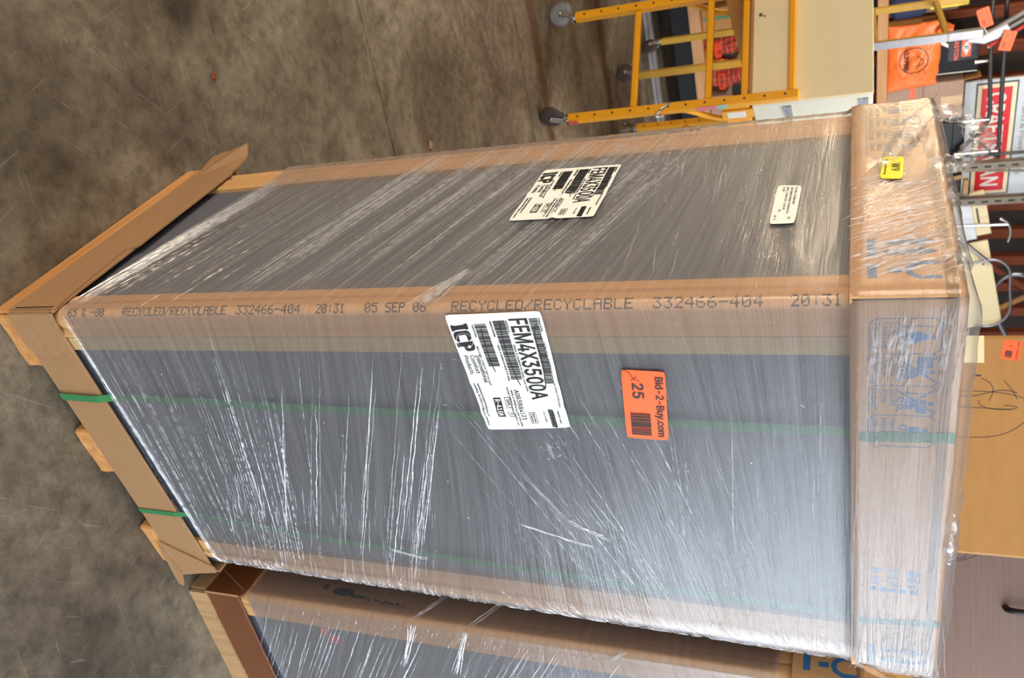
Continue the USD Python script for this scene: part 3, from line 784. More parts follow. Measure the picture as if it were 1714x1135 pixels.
for k in range(120):
    z = rng.uniform(1.1, 1.385); a = rng.uniform(.22, .46) if rng.random() < .75 else rng.uniform(0, .4); b = min(a + rng.uniform(.03, .22), .54)
    (FB if rng.random() < .5 else FF).line('B', (a, z), (b, z + rng.normal(-.005, .004)), rng.uniform(.0006, .0022), .0008, o0)
for k in range(190):
    a = rng.uniform(.02, .28); z = rng.uniform(1.41, 1.50); ang = rng.normal(.9, .25); L = rng.uniform(.02, .07)
    FB.line('B', (a, z - .5 * L), (a + L * math.cos(ang), min(z + L * math.sin(ang) * .6, 1.505)), rng.uniform(.0006, .0020), .0012, .0128, .002, 10)
for k in range(50):
    a = rng.uniform(.2, .5); z = rng.uniform(1.395, 1.5)
    FF.line('B', (a, z), (a - rng.uniform(.05, .15), z + rng.uniform(-.01, .02)), rng.uniform(.0006, .002), .0006, .0128, .002, 12)
# cross bunch and tears
for k in range(26):
    FB.line('B', (.085 + rng.normal(0, .004), .895 + rng.normal(0, .004)), (.0 + rng.normal(0, .006), .855 + rng.normal(0, .012)), rng.uniform(.001, .003), .0016, o0, .002, 10)
for p, q in (((.30, .93), (.40, .985)), ((.42, .90), (.46, 1.02)), ((.40, .985), (.44, 1.05)), ((.23, .985), (.27, .99)), ((.52, .62), (.535, .70))):
    for k in range(5): FB.line('A', np.array(p) + rng.normal(0, .002, 2), np.array(q) + rng.normal(0, .002, 2), rng.uniform(.0006, .0016), .001, o0, .004, 14)
for k in range(90):                # tiny burst specks
    c = np.array([.245, 1.0]) if k < 20 else (np.array([rng.uniform(.02, .64), rng.uniform(.2, 1.38)]))
    p = c + rng.normal(0, .012 if k < 20 else .003, 2); FB.line('A', p, p + rng.normal(0, .003, 2), .0012, .0012, o0, .001, 4)
part('film_creases', FB.mesh(), 'film_fold', film, kind='stuff')
part('film_fine_creases', FF.mesh(), 'film_fold_faint', film, kind='stuff')
# crumpled film tail on the cap's left side, looping over the top edge
tp = smooth_path([(-.016, .30, 1.432), (-.019, .36, 1.455), (-.022, .42, 1.478), (-.03, .455, 1.50), (-.02, .46, 1.53), (-.016, .41, 1.553), (-.016, .34, 1.550), (-.018, .30, 1.525), (-.017, .295, 1.49)], 90)
rad = .011 + .010 * np.sin(np.linspace(.2, 2.6, 90)) + .004 * rng.standard_normal(90)
tl = tube(tp, np.abs(rad) * .8, 14); tl.vertices[:, 0] = -.0135 + (tl.vertices[:, 0] + .0135) * .55
part('film_tail', crumple(tl, .006, 70, 4), 'film_fold_faint', film, smooth=True, label='crumpled loop of loose film over the cap')
tb = []
for k in range(12):                # ragged gathers along the top edge
    t0 = rng.uniform(.02, .27) if k < 9 else None
    c = (-.010, t0, 1.508) if t0 is not None else (rng.uniform(.1, .6), -.012, 1.512)
    s = trimesh.creation.icosphere(2, 1.0); s.apply_scale([.004, .016, .006] if t0 is not None else [.022, .006, .006]); s.apply_translation(c); tb.append(crumple(s, .006, 80, k))
part('film_gather', cat_(tb), 'film_fold_faint', film, smooth=True, kind='stuff')
# shipping labels
blk, wht = label_art(40)
wv = lambda a, b: .0016 * np.exp(-((a - .56) / .04) ** 2) + .0022 * np.exp(-((a - .84 + .05 * b) / .035) ** 2) + .0008 * np.sin(7 * a + 3 * b)
wv2 = lambda a, b: .0022 * np.exp(-((b - .42 - .1 * a) / .03) ** 2) * (a > .3) + .0016 * np.exp(-((a - .5) / .05) ** 2) + .0006 * np.sin(9 * a)
for face, Q, w_ in (('A', ((.0092, .8894), (.2135, .9000), (.2031, 1.0295), (.0048, 1.0282)), wv), ('B', ((-.4024, .9140), (-.2232, .9083), (-.2209, 1.0447), (-.3995, 1.0483)), wv2)):
    f = quad_map(*Q, .2, .137, .0072, w_)
    lb = part('shipping_label', on_face(f(sheet(.2, .137), 0), face), 'paper', U, smooth=40, label='white printed shipping label crossed through in pen' if face == 'A' else 'white printed shipping label, creased, on the left side')
    part('label_lettering', on_face(f(blk, .0006), face), 'ink_black', lb); part('label_white_lettering', on_face(f(wht, .0007), face), 'paper', lb)
# orange tag
f = quad_map((.0982, 1.1189), (.2176, 1.1085), (.2195, 1.1664), (.1012, 1.1764), .119, .0575, .0068, lambda a, b: .0005 * np.sin(5 * a))
tag_ = part('orange_lot_tag', on_face(f(sheet(.119, .0575, 12, 8), 0), 'A'), 'orange_tag', U, smooth=40, label='orange lot tag with number 25')
ar = [put2(text('Bid-2-Buy.com', .104, .0100, True), .009, .0440), put2(text('25', .0255, .0145, True), .021, .0135), put2(barcode(.040, .027, 15, 3), .0725, .008), pen([(.001, .003), (.004, .010), (.012, .015), (.0165, .024)], .0006), pen([(.0155, .0125), (.0125, .018), (.008, .020)], .0006)]
part('tag_lettering', on_face(f(cat_(ar), .0008), 'A'), 'ink_black', tag_)
# yellow tag and small white slip
f = quad_map((-.3354, 1.4350), (-.2680, 1.4289), (-.2620, 1.4561), (-.3300, 1.4608), .067, .0265, .0140, lambda a, b: 0 * a)
tag_ = part('yellow_tag', on_face(f(sheet(.067, .0265, 8, 5), 0), 'B'), 'yellow_tag', U, smooth=40, label='small yellow tag marked W9')
part('tag_lettering', on_face(f(cat_([put2(text('W9', .022, .0105), .022, .012), put2(text('Not Guaranteed Tag', .045, .0026), .010, .004)]), .0008), 'B'), 'ink_black', tag_)
f = quad_map((-.279, 1.2990), (-.1700, 1.2955), (-.1692, 1.3270), (-.2741, 1.3314), .107, .032, .0072, lambda a, b: .0012 * (1 - a))
tag_ = part('packing_slip', on_face(f(sheet(.107, .032, 10, 6), 0), 'B'), 'paper', U, smooth=40, label='small white slip with faint printing')
sl = [put2(text(t_, w_, .0030), x_, y_) for t_, w_, x_, y_ in (('PO NO. COMFORT', .05, .006, .024), ('INTERNATIONAL PRODUCTS', .075, .006, .0185), ('MFG. CODE 02-1 BLUE', .065, .006, .013), ('14-80', .012, .006, .008), ('85', .006, .07, .008), ('30', .006, .09, .022), ('XX-0', .012, .085, .004))]
part('slip_lettering', on_face(f(cat_(sl), .0008), 'B'), 'ink_grey', tag_)

# ---- unit 2, to the right behind it
Y2 = .516; N2 = (.568, 1.45); W2, D2, C20, C21 = .62, .54, 1.300, 1.416
V2 = thing('wrapped_unit_on_brown_tray', 'second shrink wrapped unit with a dark brown tray, standing close beside the first', 'packed appliance', (N2[0], N2[1], 0), Y2)
for k, s0 in enumerate((.0, .25, .5)):
    m = crumple(bx(s0, s0 + .11, -.002, D2, 0, .045, .004).subdivide().subdivide(), .002, 60, 20 + k); m.vertices[:, 2] = np.maximum(m.vertices[:, 2], 0); part('skid_board', m, 'pine_pale', V2)
pl = Polygon(list(zip(np.linspace(0, W2, 60), .047 + .003 * rng.random(60))) + [(W2, .001), (0, .001)])
part('skid_edge', plate(pl, 'A', .002, .008), 'pine_pale', V2)
pl = Polygon(list(zip(np.linspace(-D2, 0, 60), .047 + .003 * rng.random(60))) + [(0, .001), (-D2, .001)])
part('skid_edge', plate(pl, 'B', .000, .006), 'pine_pale', V2)
tr = part('bottom_tray', cat_([bx(-.003, W2, -.006, -.001, .047, .138, .001), bx(-.006, -.001, -.006, D2, .047, .150, .001), bx(W2 - .001, W2 + .004, 0, D2, .047, .14, .001), bx(0, W2, D2, D2 + .005, .047, .14, .001), bx(0, W2, 0, D2, .06, .064, .001)]), 'kraft_dark', V2)
part('tray_tape_edge', cat_([plate(sbox(-.006, .046, .0, .14), 'A', .0062, .0008), plate(LineString([(-.06, .05), (-.01, .145)]).buffer(.0012), 'B', .0062, .0006)]), 'kraft_tray', tr)
part('body', bx(.010, W2 - .01, .012, D2 - .012, .065, C21 - .02, .004), 'panel_gray', V2)
for T_ in (None, mirror(w=W2), mirror(d=D2), mirror(W2, D2)): part('corner_post', post_mesh(.066, .09, .066, C20 + .05, T_), 'kraft_post', V2, smooth=35)
cap2 = part('top_cap', cat_([bx(-co, W2 + co, -co, -co + .005, C20, C21 - .008, .0015), bx(-co, -co + .005, -co, D2 + co, C20, C21 - .008, .0015), bx(W2 + co - .005, W2 + co, -co, D2 + co, C20, C21 - .008, .0015), bx(-co, W2 + co, D2 + co - .005, D2 + co, C20, C21 - .008, .0015), bx(-co, W2 + co, -co, D2 + co, C21 - .02, C21, .007)]), 'kraft_cap', V2)
part('cap_symbols', cat_([on_face(put2(ext(goblet(.085), .0003), -.032, 1.318, co + .0001), 'B'), on_face(put2(ext(arrows(.085), .0003), -.092, 1.318, co + .0001), 'B')]), 'ink_blue', cap2)
bl = unary_union([Point(-.055, .335).buffer(.0075), affinity.scale(Point(-.047, .385).buffer(.014), .75, 1.9), affinity.scale(Point(-.04, .425).buffer(.008), .6, 2.4)] + [Point(-.038 + .006 * rnd.random(), .45 + .09 * rnd.random()).buffer(.0022) for _ in range(26)])
part('ink_smear', on_face(put2(ext(bl, .0003), 0, 0, .0012), 'B'), 'marker', V2, label='black marker smear on the corner post')
part('red_print', plate(unary_union([Point(.092, .325).buffer(.012), Point(.112, .345).buffer(.013)]).difference(Point(.10, .33).buffer(.005)), 'A', -.0122, .0008), 'red_tape', V2)
slope2 = lambda face, z, al: (-.5 if face == 'A' else -.25) * float(np.interp(z, [.7, 1.0], [1, -.4]))
fm2, fuv2 = film_shell(W2, D2, lambda f_, a_: .16, 1.28, 1.6, 0, slope2, 9, top=False)
film2 = part('stretch_film', fm2, 'stretch_film', V2, smooth=True, uv=fuv2)
G = Folds(W2)
for k in range(110):
    z = rng.uniform(.3, 1.26); a = rng.uniform(.0, .05); G.line('A', (a, z), (a + rng.uniform(.005, .02), z - .006), rng.uniform(.0008, .002), .0014, o0, .001, 5)
for k in range(60):
    z = rng.uniform(.18, 1.2); a = rng.uniform(0, .15); G.line('A', (a, z), (a + .2, z - .12), rng.uniform(.0008, .002), .0006, o0)
for zc in (.58, .70):
    for k in range(8): G.line('B', (.0, zc + rng.normal(0, .006)), (.1, zc + .06 + rng.normal(0, .006)), .002, .001, o0); G.line('A', (.0, zc + rng.normal(0, .006)), (.14, zc - .06 + rng.normal(0, .006)), .002, .001, o0)
for k in range(8): G.line('A', (.02 + rng.normal(0, .002), .985 + rng.normal(0, .004)), (-.01, 1.02 + rng.normal(0, .006)), .0025, .002, o0)
part('film_creases', G.mesh(), 'film_fold', film2, kind='stuff')

# ---- cartons and panel behind, to the right
def carton(name, label, x0, x1, y0, y1, z0, z1, m, rotz=0, cat='box'):
    t = thing(name, label, cat, ((x0 + x1) / 2, (y0 + y1) / 2, z0), rotz)
    part('carton_body', bx(-(x1 - x0) / 2, (x1 - x0) / 2, -(y1 - y0) / 2, (y1 - y0) / 2, 0, z1 - z0, .006), m, t); return t


FRONT = lambda m, yf: (lambda q: (q.apply_transform(np.array([[1, 0, 0, 0], [0, 0, -1, yf], [0, 1, 0, 0], [0, 0, 0, 1.]])), q)[1])(m.copy())    # art to a face looking to -y
BC = carton('tall_cardboard_carton', 'tall plain brown cardboard carton with pen scribbles and an orange tag', -.008, .495, 2.15, 2.62, 0, 1.98, 'kraft_orange')
bxc = .2435; yf = -.235
def bcart(m, x, z, lift=.0002): return FRONT(put2(m, x - bxc, z, 0), yf - lift)
tg = part('orange_lot_tag', bcart(put2(sheet(.045, .039, 6, 5), 0, 0, 0, -.15), .0, 1.708), 'orange_tag', BC)
part('tag_lettering', bcart(put2(cat_([put2(text('Bid-2-Buy.com', .038, .004), .004, .030), put2(text('2', .003, .006), .012, .014), put2(barcode(.016, .014, 9, 8), .024, .008)]), 0, 0, 0, -.15), .0, 1.708, .0008), 'ink_black', tg)
part('cream_card', bcart(cat_([ext(sbox(0, 0, .062, .045), .0012)]), -.0075, 1.625, .0002), 'paper_cream', BC)
part('black_letter', bcart(text('L', None, .016, True), .082, 1.648, .0002), 'ink_black', BC)
part('pen_scribble', bcart(cat_([pen([(.13, 1.62), (.128, 1.66), (.117, 1.70), (.122, 1.735)], .0016), pen([(.09, 1.665), (.105, 1.685), (.14, 1.680)], .0016), pen([(.095, 1.71), (.115, 1.725), (.135, 1.735)], .0016), pen([(.14, 1.66), (.16, 1.70), (.155, 1.735), (.15, 1.71)], .0016),
                                pen([(.12, 1.62), (.125, 1.72), (.15, 1.765), (.20, 1.735), (.225, 1.66), (.23, 1.60)], .0014), pen([(.157, 1.62), (.158, 1.68), (.160, 1.725)], .0014)]), 0, 0, .0002), 'ink_pen', BC)
CB = carton('printed_cardboard_carton', 'orange brown cardboard carton with brown handling print behind the second unit', .84, 1.36, 2.32, 2.72, 0, 1.534, 'kraft_orange')
part('handling_print', FRONT(put2(handling_panel(None, 0, 0, 0), -.235, 1.425, 0), -.2002), 'ink_brown', CB)
WD = thing('laminate_wardrobe', 'mauve brown wood grain laminate cabinet door with a dark handle', 'cabinet', (.95, 3.0, 0))
part('cabinet_body', bx(-.5, .75, -.22, .25, 0, 2.2, .004), 'laminate', WD); part('door_leaf', bx(-.49, .12, -.242, -.2215, .05, 2.19, .004), 'laminate', WD)
hd = tube(smooth_path([(-.170, -.243, 1.80), (-.170, -.27, 1.812), (-.170, -.275, 1.86), (-.170, -.27, 1.91), (-.170, -.243, 1.92)], 24), .009, 10)
part('door_handle', hd, 'black_plastic', WD, smooth=True)
part('pen_scribble', FRONT(cat_([pen([(-.36, 1.66), (-.345, 1.69), (-.31, 1.70), (-.30, 1.67), (-.33, 1.65)], .0016), pen([(-.29, 1.66), (-.31, 1.72), (-.345, 1.76)], .0014)]), -.2424), 'ink_pen', WD)

# ------------------------------------------------------------------ scaffold in front, low
SF, SL = .535, 1.24
def post_with_holes(x, y, z0, z1, w, seed, t, m='yellow_paint', holes=True):
    p = part('post', bx(x - w / 2, x + w / 2, y - w / 2, y + w / 2, z0, z1, .004), m, t)
    if holes:
        hs = [trimesh.creation.cylinder(.0052, .002, sections=10, transform=trimesh.transformations.translation_matrix([x, y - w / 2 - .0004, z]) @ R([1, 0, 0], math.pi / 2)) for z in np.arange(z0 + .05, z1 - .02, .085)]
        part('pin_holes', cat_(hs), 'black_plastic', p, kind='stuff')
    return p


def caster(x, y, t, ang, wheel, z1=.135):
    d = np.array([math.cos(ang), math.sin(ang)]); q = np.array([-d[1], d[0]]); c = np.array([x, y]) + d * .028
    w3 = lambda a, b, z: (c[0] + d[0] * a + q[0] * b, c[1] + d[1] * a + q[1] * b, z)
    fk = [bar(w3(-.016, .021, z1 - .022), w3(0, .021, .056), .004, .030, up=(*d, 0)), bar(w3(-.016, -.021, z1 - .022), w3(0, -.021, .056), .004, .030, up=(*d, 0)), trimesh.creation.cylinder(.026, .012, sections=20, transform=trimesh.transformations.translation_matrix([x, y, z1 - .012])),
          tube([(x, y, z1 - .01), (x, y, z1 + .05)], .011, 10), tube([w3(0, -.028, .0575), w3(0, .028, .0575)], .006, 8)]
    f = part('caster_fork', cat_(fk), 'chrome', t)
    prof = [(.010, -.014), (.030, -.016), (.048, -.014), (.0555, -.009), (.0575, 0), (.0555, .009), (.048, .014), (.030, .016), (.010, .014)]
    wl = trimesh.creation.revolve(prof + [prof[0]], sections=36); wl.apply_transform(R([1, 0, 0], math.pi / 2)); wl.apply_transform(R([0, 0, 1], ang)); wl.apply_translation(w3(0, 0, .0577))
    part('wheel', wl, wheel, f, smooth=40)
    part('brake_lever', bar(w3(.02, 0, z1 - .03), w3(.05, 0, z1 - .055), .028, .003, up=(*q, 0)), 'galvanised', f)


S1 = thing('low_yellow_scaffold', 'low yellow rolling scaffold with a plywood deck carrying the cream cabinet', 'scaffold', (-1.572, 3.833, 0), math.atan2(-.109, .524))
for k, (x, y) in enumerate(((0, 0), (SF, 0), (0, SL), (SF, SL))):
    post_with_holes(x, y, .135, 1.176, .040, k, S1)
caster(0, 0, S1, 3.3, 'wheel_grey'); caster(SF, 0, S1, -1.9, 'rubber'); caster(0, SL, S1, 2.4, 'wheel_olive'); caster(SF, SL, S1, 2.0, 'wheel_olive')
for y in (0, SL):
    for z in (.45, .79, 1.145): part('rung', bar((.02, y, z), (SF - .02, y, z), .030, .030, bev=.006), 'yellow_paint', S1)
for x in (.0, SF):
    sgn = .035 if x == 0 else -.035
    part('side_beam', bx(x - .014, x + .014, .022, SL - .022, .850, .962, .003), 'yellow_paint', S1)
    for y0, sg in ((.022, 1), (SL - .022, -1)):
        part('beam_brace', tube(smooth_path([(x, y0, .665), (x, y0 + sg * .055, .735), (x, y0 + sg * .10, .785), (x, y0 + sg * .125, .83), (x, y0 + sg * .128, .852)], 20), .013, 10), 'yellow_paint', S1, smooth=True)
part('end_rail', bar((.02, -.004, .948), (SF - .02, -.004, .948), .03, .026), 'yellow_paint', S1)
part('plywood_deck', bx(.016, SF - .016, .024, SL - .02, .9625, .976, .002), 'plywood', S1)
pb = part('beam_bracket', bx(SF + .0145, SF + .021, .05, .13, .84, .975, .002), 'yellow_paint', S1)
part('bracket_sticker', bx(SF + .0212, SF + .0218, .062, .118, .865, .945, .0002), 'paper', pb)
part('pink_tape', bx(SF + .0203, SF + .0208, -.018, .018, .74, .83, .0002), 'pink_tape', S1); part('aqua_tape', bx(SF + .0203, SF + .0208, -.018, .018, .832, .875, .0002), 'aqua_tape', S1); part('red_tape', bx(SF + .0203, SF + .0208, -.018, .018, .14, .185, .0002), 'red_tape', S1)
part('latch_hook', tube(smooth_path([(SF - .005, -.022, .615), (SF + .005, -.034, .60), (SF + .026, -.03, .575), (SF + .032, .0, .555), (SF + .026, .012, .59)], 24), .004, 8), 'chrome', S1, smooth=True)
part('latch_pin', tube([(SF - .004, -.018, .618), (SF - .004, -.036, .622)], .0075, 10), 'chrome', S1)
ya = math.atan2(-.109, .524)
CC = thing('cream_cabinet', 'cream fronted cabinet with white sides standing on the low scaffold deck', 'cabinet', (-1.572 + .0, 3.833, .9765), ya)
part('cabinet_front', bx(-.06, SF + .012, .026, .040, 0, .492, .002), 'cream', CC)
cc = part('cabinet_carcass', cat_([bx(SF - .008, SF + .012, .0405, .50, .0, .49, .002), bx(-.06, -.04, .0405, .5, 0, .49, .002), bx(-.04, SF - .008, .0405, .5, 0, .018, .001), bx(-.04, SF - .008, .0405, .5, .47, .488, .001), bx(-.04, SF - .008, .485, .5, .018, .47, .001)]), 'white_side', CC)
for z in (.145, .455):
    part('shelf_bracket', cat_([bx(SF + .0125, SF + .018, .07, .26, z, z + .018, .001), trimesh.creation.extrude_polygon(Polygon([(.07, 0), (.24, 0), (.07, -.022)]), .003, engine='earcut').apply_transform(np.array([[0, 0, 1, SF + .0125], [1, 0, 0, 0], [0, 1, 0, z], [0, 0, 0, 1.]]))]), 'galvanised', CC)
part('knot_mark', FRONT(put2(ext(unary_union([Point(0, 0).buffer(.009), Point(.008, .016).buffer(.005)]), .0003), .115, .03, 0), .0258), 'ink_brown', CC)

# ------------------------------------------------------------------ tall scaffold end frames
ty = math.atan2(-.682, .441)
S2 = thing('tall_yellow_scaffold', 'tall dull yellow scaffold frame with rungs in front of the storage shelves', 'scaffold', (-2.09, 5.737, 0), ty)
TW = .812
for y in (0, -1.3):
    for x in (0, TW):
        post_with_holes(x, y, .135, 2.02, .042, 9, S2, 'yellow_dull', holes=False)
    for z in (.75, 1.50, 1.86): part('rung', bar((.02, y, z), (TW - .02, y, z), .032, .032, bev=.006), 'yellow_dull', S2)
part('grey_channel', bx(TW + .0213, TW + .026, -.021, .021, 1.48, 1.86, .001), 'galvanised', S2)
part('post_joint', bx(TW - .023, TW + .023, -.023, .023, 1.86, 2.03, .003), 'galvanised', S2)
for x, y, a in ((0, 0, .6), (TW, 0, -2.2), (0, -1.3, 1.0), (TW, -1.3, 2.5)): caster(x, y, S2, a, 'rubber')
for x in (0, TW): part('side_beam', bx(x - .014, x + .014, -1.28, -.022, 1.06, 1.12, .003), 'yellow_dull', S2)

# ------------------------------------------------------------------ storage shelves along the wall
SH = thing('storage_shelves', 'wooden storage shelves along the wall with pale board edges', 'shelving', (W0[0], W0[1], 0), YAW)
for z0, z1 in ((.282, .362), (1.535, 1.602)):
    part('shelf_front_board', bx(-2.2, 3.4, 0, .04, z0, z1, .003), 'pine_shelf', SH)
    part('shelf_deck', bx(-2.2, 3.4, .041, .75, z1 - .022, z1 - .002, .002), 'plywood', SH)
for s in (-2.2, -.9, 1.75, 3.35): part('upright', bx(s, s + .05, .65, .75, 0, 1.575, .003), 'pine_pale', SH)
part('back_board', bx(-2.2, 3.4, .751, .765, 0, .36, .002), 'black_plastic', SH)
for s in (-1.0, 1.9): part('leg', bx(s, s + .05, .05, .12, 0, .2815, .003), 'pine_pale', SH); part('front_post', bx(s, s + .05, .05, .12, .363, 1.534, .003), 'pine_pale', SH)


def at(name, label, cat, s, t, z, yaw=0, group=None):
    return thing(name, label, cat, room(s, t, z), YAW + yaw, group)


def box_on(name, label, s0, s1, t0, t1, z0, z1, m, yaw=0, tape=True, cat='box'):
    t = at(name, label, cat, (s0 + s1) / 2, (t0 + t1) / 2, z0, yaw); a, b, h = (s1 - s0) / 2, (t1 - t0) / 2, z1 - z0
    part('carton_body', bx(-a, a, -b, b, 0, h, .005), m, t)
    if tape: part('packing_tape', bx(-.03, .03, -b - .0008, -b - .0002, h * .45, h - .004, .0001), 'tape', t)
    return t


def heap(rx, ry, h, seed, amp=.25):
    m = trimesh.creation.icosphere(4, 1.0); V = np.array(m.vertices); k = 1 + amp * (meshkit.fbm(V * 2.2 + seed, 4, seed) - .5) * 2; V = V * k[:, None]
    V[:, 2] = np.where(V[:, 2] < -.55, -.55, V[:, 2]); V = (V - [0, 0, -.55]) * [rx, ry, h / 1.55]; m.vertices = V; return m


# things on the lower shelf
lo = .362
for k, (nm, lb, ct, s, t, rx, ry, h, m) in enumerate((
        ('plaid_shirt_heap', 'heap of red plaid cloth on the lower shelf, left of the scaffold post', 'clothes', .35, .22, .085, .14, .27, 'plaid'),
        ('plaid_shirt_heap', 'heap of red plaid cloth on the lower shelf, right of the scaffold post', 'clothes', .585, .22, .095, .14, .29, 'plaid'),
        ('orange_cloth', 'bright orange cloth bundle in front of the plaid heaps', 'clothes', .467, .09, .028, .03, .17, 'bag_orange'),
        ('dark_cloth', 'dark cloth bundle at the left end of the lower shelf', 'clothes', -.10, .2, .10, .12, .24, 'cloth_dark'))):
    t = at(nm, lb, ct, s, t, lo); part('cloth', heap(rx, ry, h, 3 + k, .4), m, t, smooth=True)
    if m == 'plaid': part('cloth_fold', crumple(cb((rx * 1.3, .012, .05), (.02, -ry * .92, h * .35), .004).subdivide().subdivide(), .01, 30, k), 'cloth_red', t, smooth=True)
t = box_on('small_brown_carton', 'small brown cardboard carton on the lower shelf left of the plaid cloth', .06, .225, .06, .4, lo, lo + .21, 'kraft_brown', tape=False)
part('green_white_tape', bx(-.02, .0, -.1705, -.1702, .01, .2, .0001), 'tape_green', t)
t = box_on('low_dark_carton', 'low mauve carton lying right of the plaid cloth on the lower shelf', .715, .98, .08, .4, lo + .001, lo + .13, 'kraft_mauve', tape=False)
for k in range(2):
    t = at('floor_plank', ('grey plank lying on the floor nearest the shelf', 'grey plank lying on the floor, outer of the two by the shelf')[k], 'plank', 0, -.07 - k * .10, 0)
    part('plank_board', bx(-1.6, 1.9, -.035, .035, .0005, .030 - .008 * k, .004), 'wheel_grey', t)

# things on the upper shelf
hi = 1.602
t = box_on('carton_behind_bag', 'brown carton with an open flap behind the orange bag on the upper shelf', .42, .775, .16, .55, hi, 1.915, 'kraft_brown', tape=False)
bagm = sheet(.44, .33, 40, 30, .10); V = np.array(bagm.vertices); a, b = V[:, 0] / .44, V[:, 1] / .33; front = V[:, 2] > .05
bul = np.clip(np.sin(np.pi * np.clip(a, 0, 1)) * np.sin(np.pi * np.clip(b, .0, 1)), 0, 1) ** .6
wr = (meshkit.fbm(np.c_[a * 6 + b * 5, (b * 6 - a * 5) * .5, a * 0], 4, 2) - .5)
V[:, 2] = np.where(front, .02 + .05 * bul + .085 * wr * bul, -.0 - .015 * bul)
V[:, 0] += np.where(b > .5, -.02 * (b - .5), .05 * (.5 - b) * (a - .3)); V[:, 1] *= 1 - .16 * np.clip(a - .55, 0, 1) ** 1.2 * (1 + .4 * np.sin(a * 30))
bagm.vertices = V
BG = at('orange_bag', 'orange plastic bag with a round printed emblem on the upper shelf', 'bag', .36, .065, hi)
part('bag_skin', FRONT(bagm, 0), 'bag_orange', BG, smooth=True)
em = [ext(Point(.23, .165).buffer(.088).exterior.buffer(.0022), .004), put2(text('CLIPPERS', .135, .028, True, .006), .1625, .105), pen([(.20, .185), (.245, .225), (.27, .185)], .004, .004), pen([(.215, .21), (.285, .185)], .004, .004)]
em = cat_(em); ev = np.array(em.vertices); aa, bb = ev[:, 0] / .44, ev[:, 1] / .33
ev[:, 2] += .021 + .05 * np.clip(np.sin(np.pi * aa) * np.sin(np.pi * bb), 0, 1) ** .6 + .085 * (meshkit.fbm(np.c_[aa * 6 + bb * 5, (bb * 6 - aa * 5) * .5, aa * 0], 4, 2) - .5)
em.vertices = ev
part('bag_knot', FRONT(crumple(heap(.035, .05, .10, 5, .5).apply_translation([.05, .345, 0]), .01, 30), 0), 'bag_orange', BG, smooth=True)
part('bag_print', FRONT(em, 0), 'ink_pen', BG)
t = box_on('wide_mauve_carton', 'wide mauve carton at the left end of the upper shelf behind the denim', -.35, .40, .40, .72, hi, 2.06, 'kraft_mauve', tape=False)
t = box_on('mauve_carton', 'mauve grey carton standing right of the orange bag on the upper shelf', .80, 1.07, .10, .45, hi, 1.838, 'kraft_mauve', tape=False)
part('orange_mark', bx(-.135, -.02, -.1757, -.1752, .15, .19, .0001), 'brand_orange', t)
t = box_on('taped_carton', 'mauve grey taped carton stacked on top of the other carton', .80, 1.075, .10, .46, 1.8385, 2.095, 'kraft_mauve')
part('open_flap', bar((-.134, -.13, .2575), (-.15, -.13, .36), .10, .004, up=(1, 0, 0)), 'kraft_brown', t)
part('pen_mark', FRONT(pen([(-.06, .10), (-.03, .07), (.0, .05)], .004), -.1803), 'ink_pen', t)
EB = at('black_branded_carton', 'black glossy carton with an orange and white emblem above the orange bag', 'box', .62, .30, 1.9155)
part('carton_body', bx(-.145, .145, -.14, .14, .001, .262, .003), 'carton_black', EB)
part('grey_panel', bx(-.144, .06, -.1406, -.1401, .075, .26, .0002), 'carton_grey', EB)
part('white_edge', cat_([bx(-.147, .147, -.1412, -.1402, 0, .006, .0002), bx(.142, .147, -.1412, -.1402, .0, .262, .0002)]), 'paper', EB)
part('white_stripe', FRONT(ext(Polygon([(-.10, .02), (-.06, .072), (-.035, .072), (-.068, .018)]), .0004), -.1405), 'paper', EB)
part('orange_badge', FRONT(put2(ext(rbox(.125, .058, .012), .0006), -.085, .155), -.1404), 'brand_orange', EB)
part('white_diamond', FRONT(ext(Polygon([(-.075, .184), (-.022, .207), (.031, .184), (-.022, .161)]), .0005), -.1412), 'paper', EB)
part('badge_letter', FRONT(put2(text('E', .026, .026, True), -.035, .171), -.1418), 'sign_navy', EB)
part('orange_lettering', FRONT(put2(text('EASTON', .15, .026, True), -.095, .110), -.1408), 'brand_orange', EB)
DN = at('folded_denim', 'folded dark blue denim left of the orange bag', 'clothes', .24, .16, hi)
part('denim_fold', crumple(cb((.16, .22, .22), (0, 0, .125), .03).subdivide().subdivide().subdivide(), .012, 9, 2), 'denim', DN, smooth=True); part('white_patch', bx(-.03, .02, -.125, -.115, .15, .2, .002), 'paper', DN)
YB = at('yellow_board', 'yellow flat board lying above the folded denim', 'board', .24, .16, 1.852); part('board', bx(-.06, .03, -.14, .2, 0, .23, .004), 'yellow_board', YB)
TB = at('pale_wood_board', 'pale wood board leaning at the left of the orange bag', 'board', .06, .14, hi); part('board', bx(-.05, .05, -.02, .02, 0, .62, .003), 'pine_pale', TB)

# bundle of rods with two orange tags
RB = at('bundle_of_rods', 'bundle of long thin grey and red rods with two orange tags', 'rods', .335, -.14, 0)
base = np.array([.10, .0, 2.16]); dr = np.array([-.55, -.05, .95]); dr /= np.linalg.norm(dr)
for k, (m, r_) in enumerate((('rod_grey', .011), ('rod_grey', .009), ('rod_red', .008), ('rod_green', .011), ('rod_grey', .010), ('paper', .008), ('rod_red', .007), ('rod_grey', .009), ('rod_green', .008))):
    o = np.array([(k % 3) * .036 + .012 * (k // 3), (k // 3) * .028, (k % 3) * .016]); r_ *= 1.5; part('rod', tube([base + o, base + o + dr * 1.15], r_, 8), m, RB)
part('clear_sleeve', crumple(tube([base + [.02, .01, -.09], base + [.02, .01, .0], base + [.01, .01, .05] + dr * .1], [.012, .036, .040], 14).subdivide(), .008, 30, 1), 'clear_film_bag', RB, smooth=True)
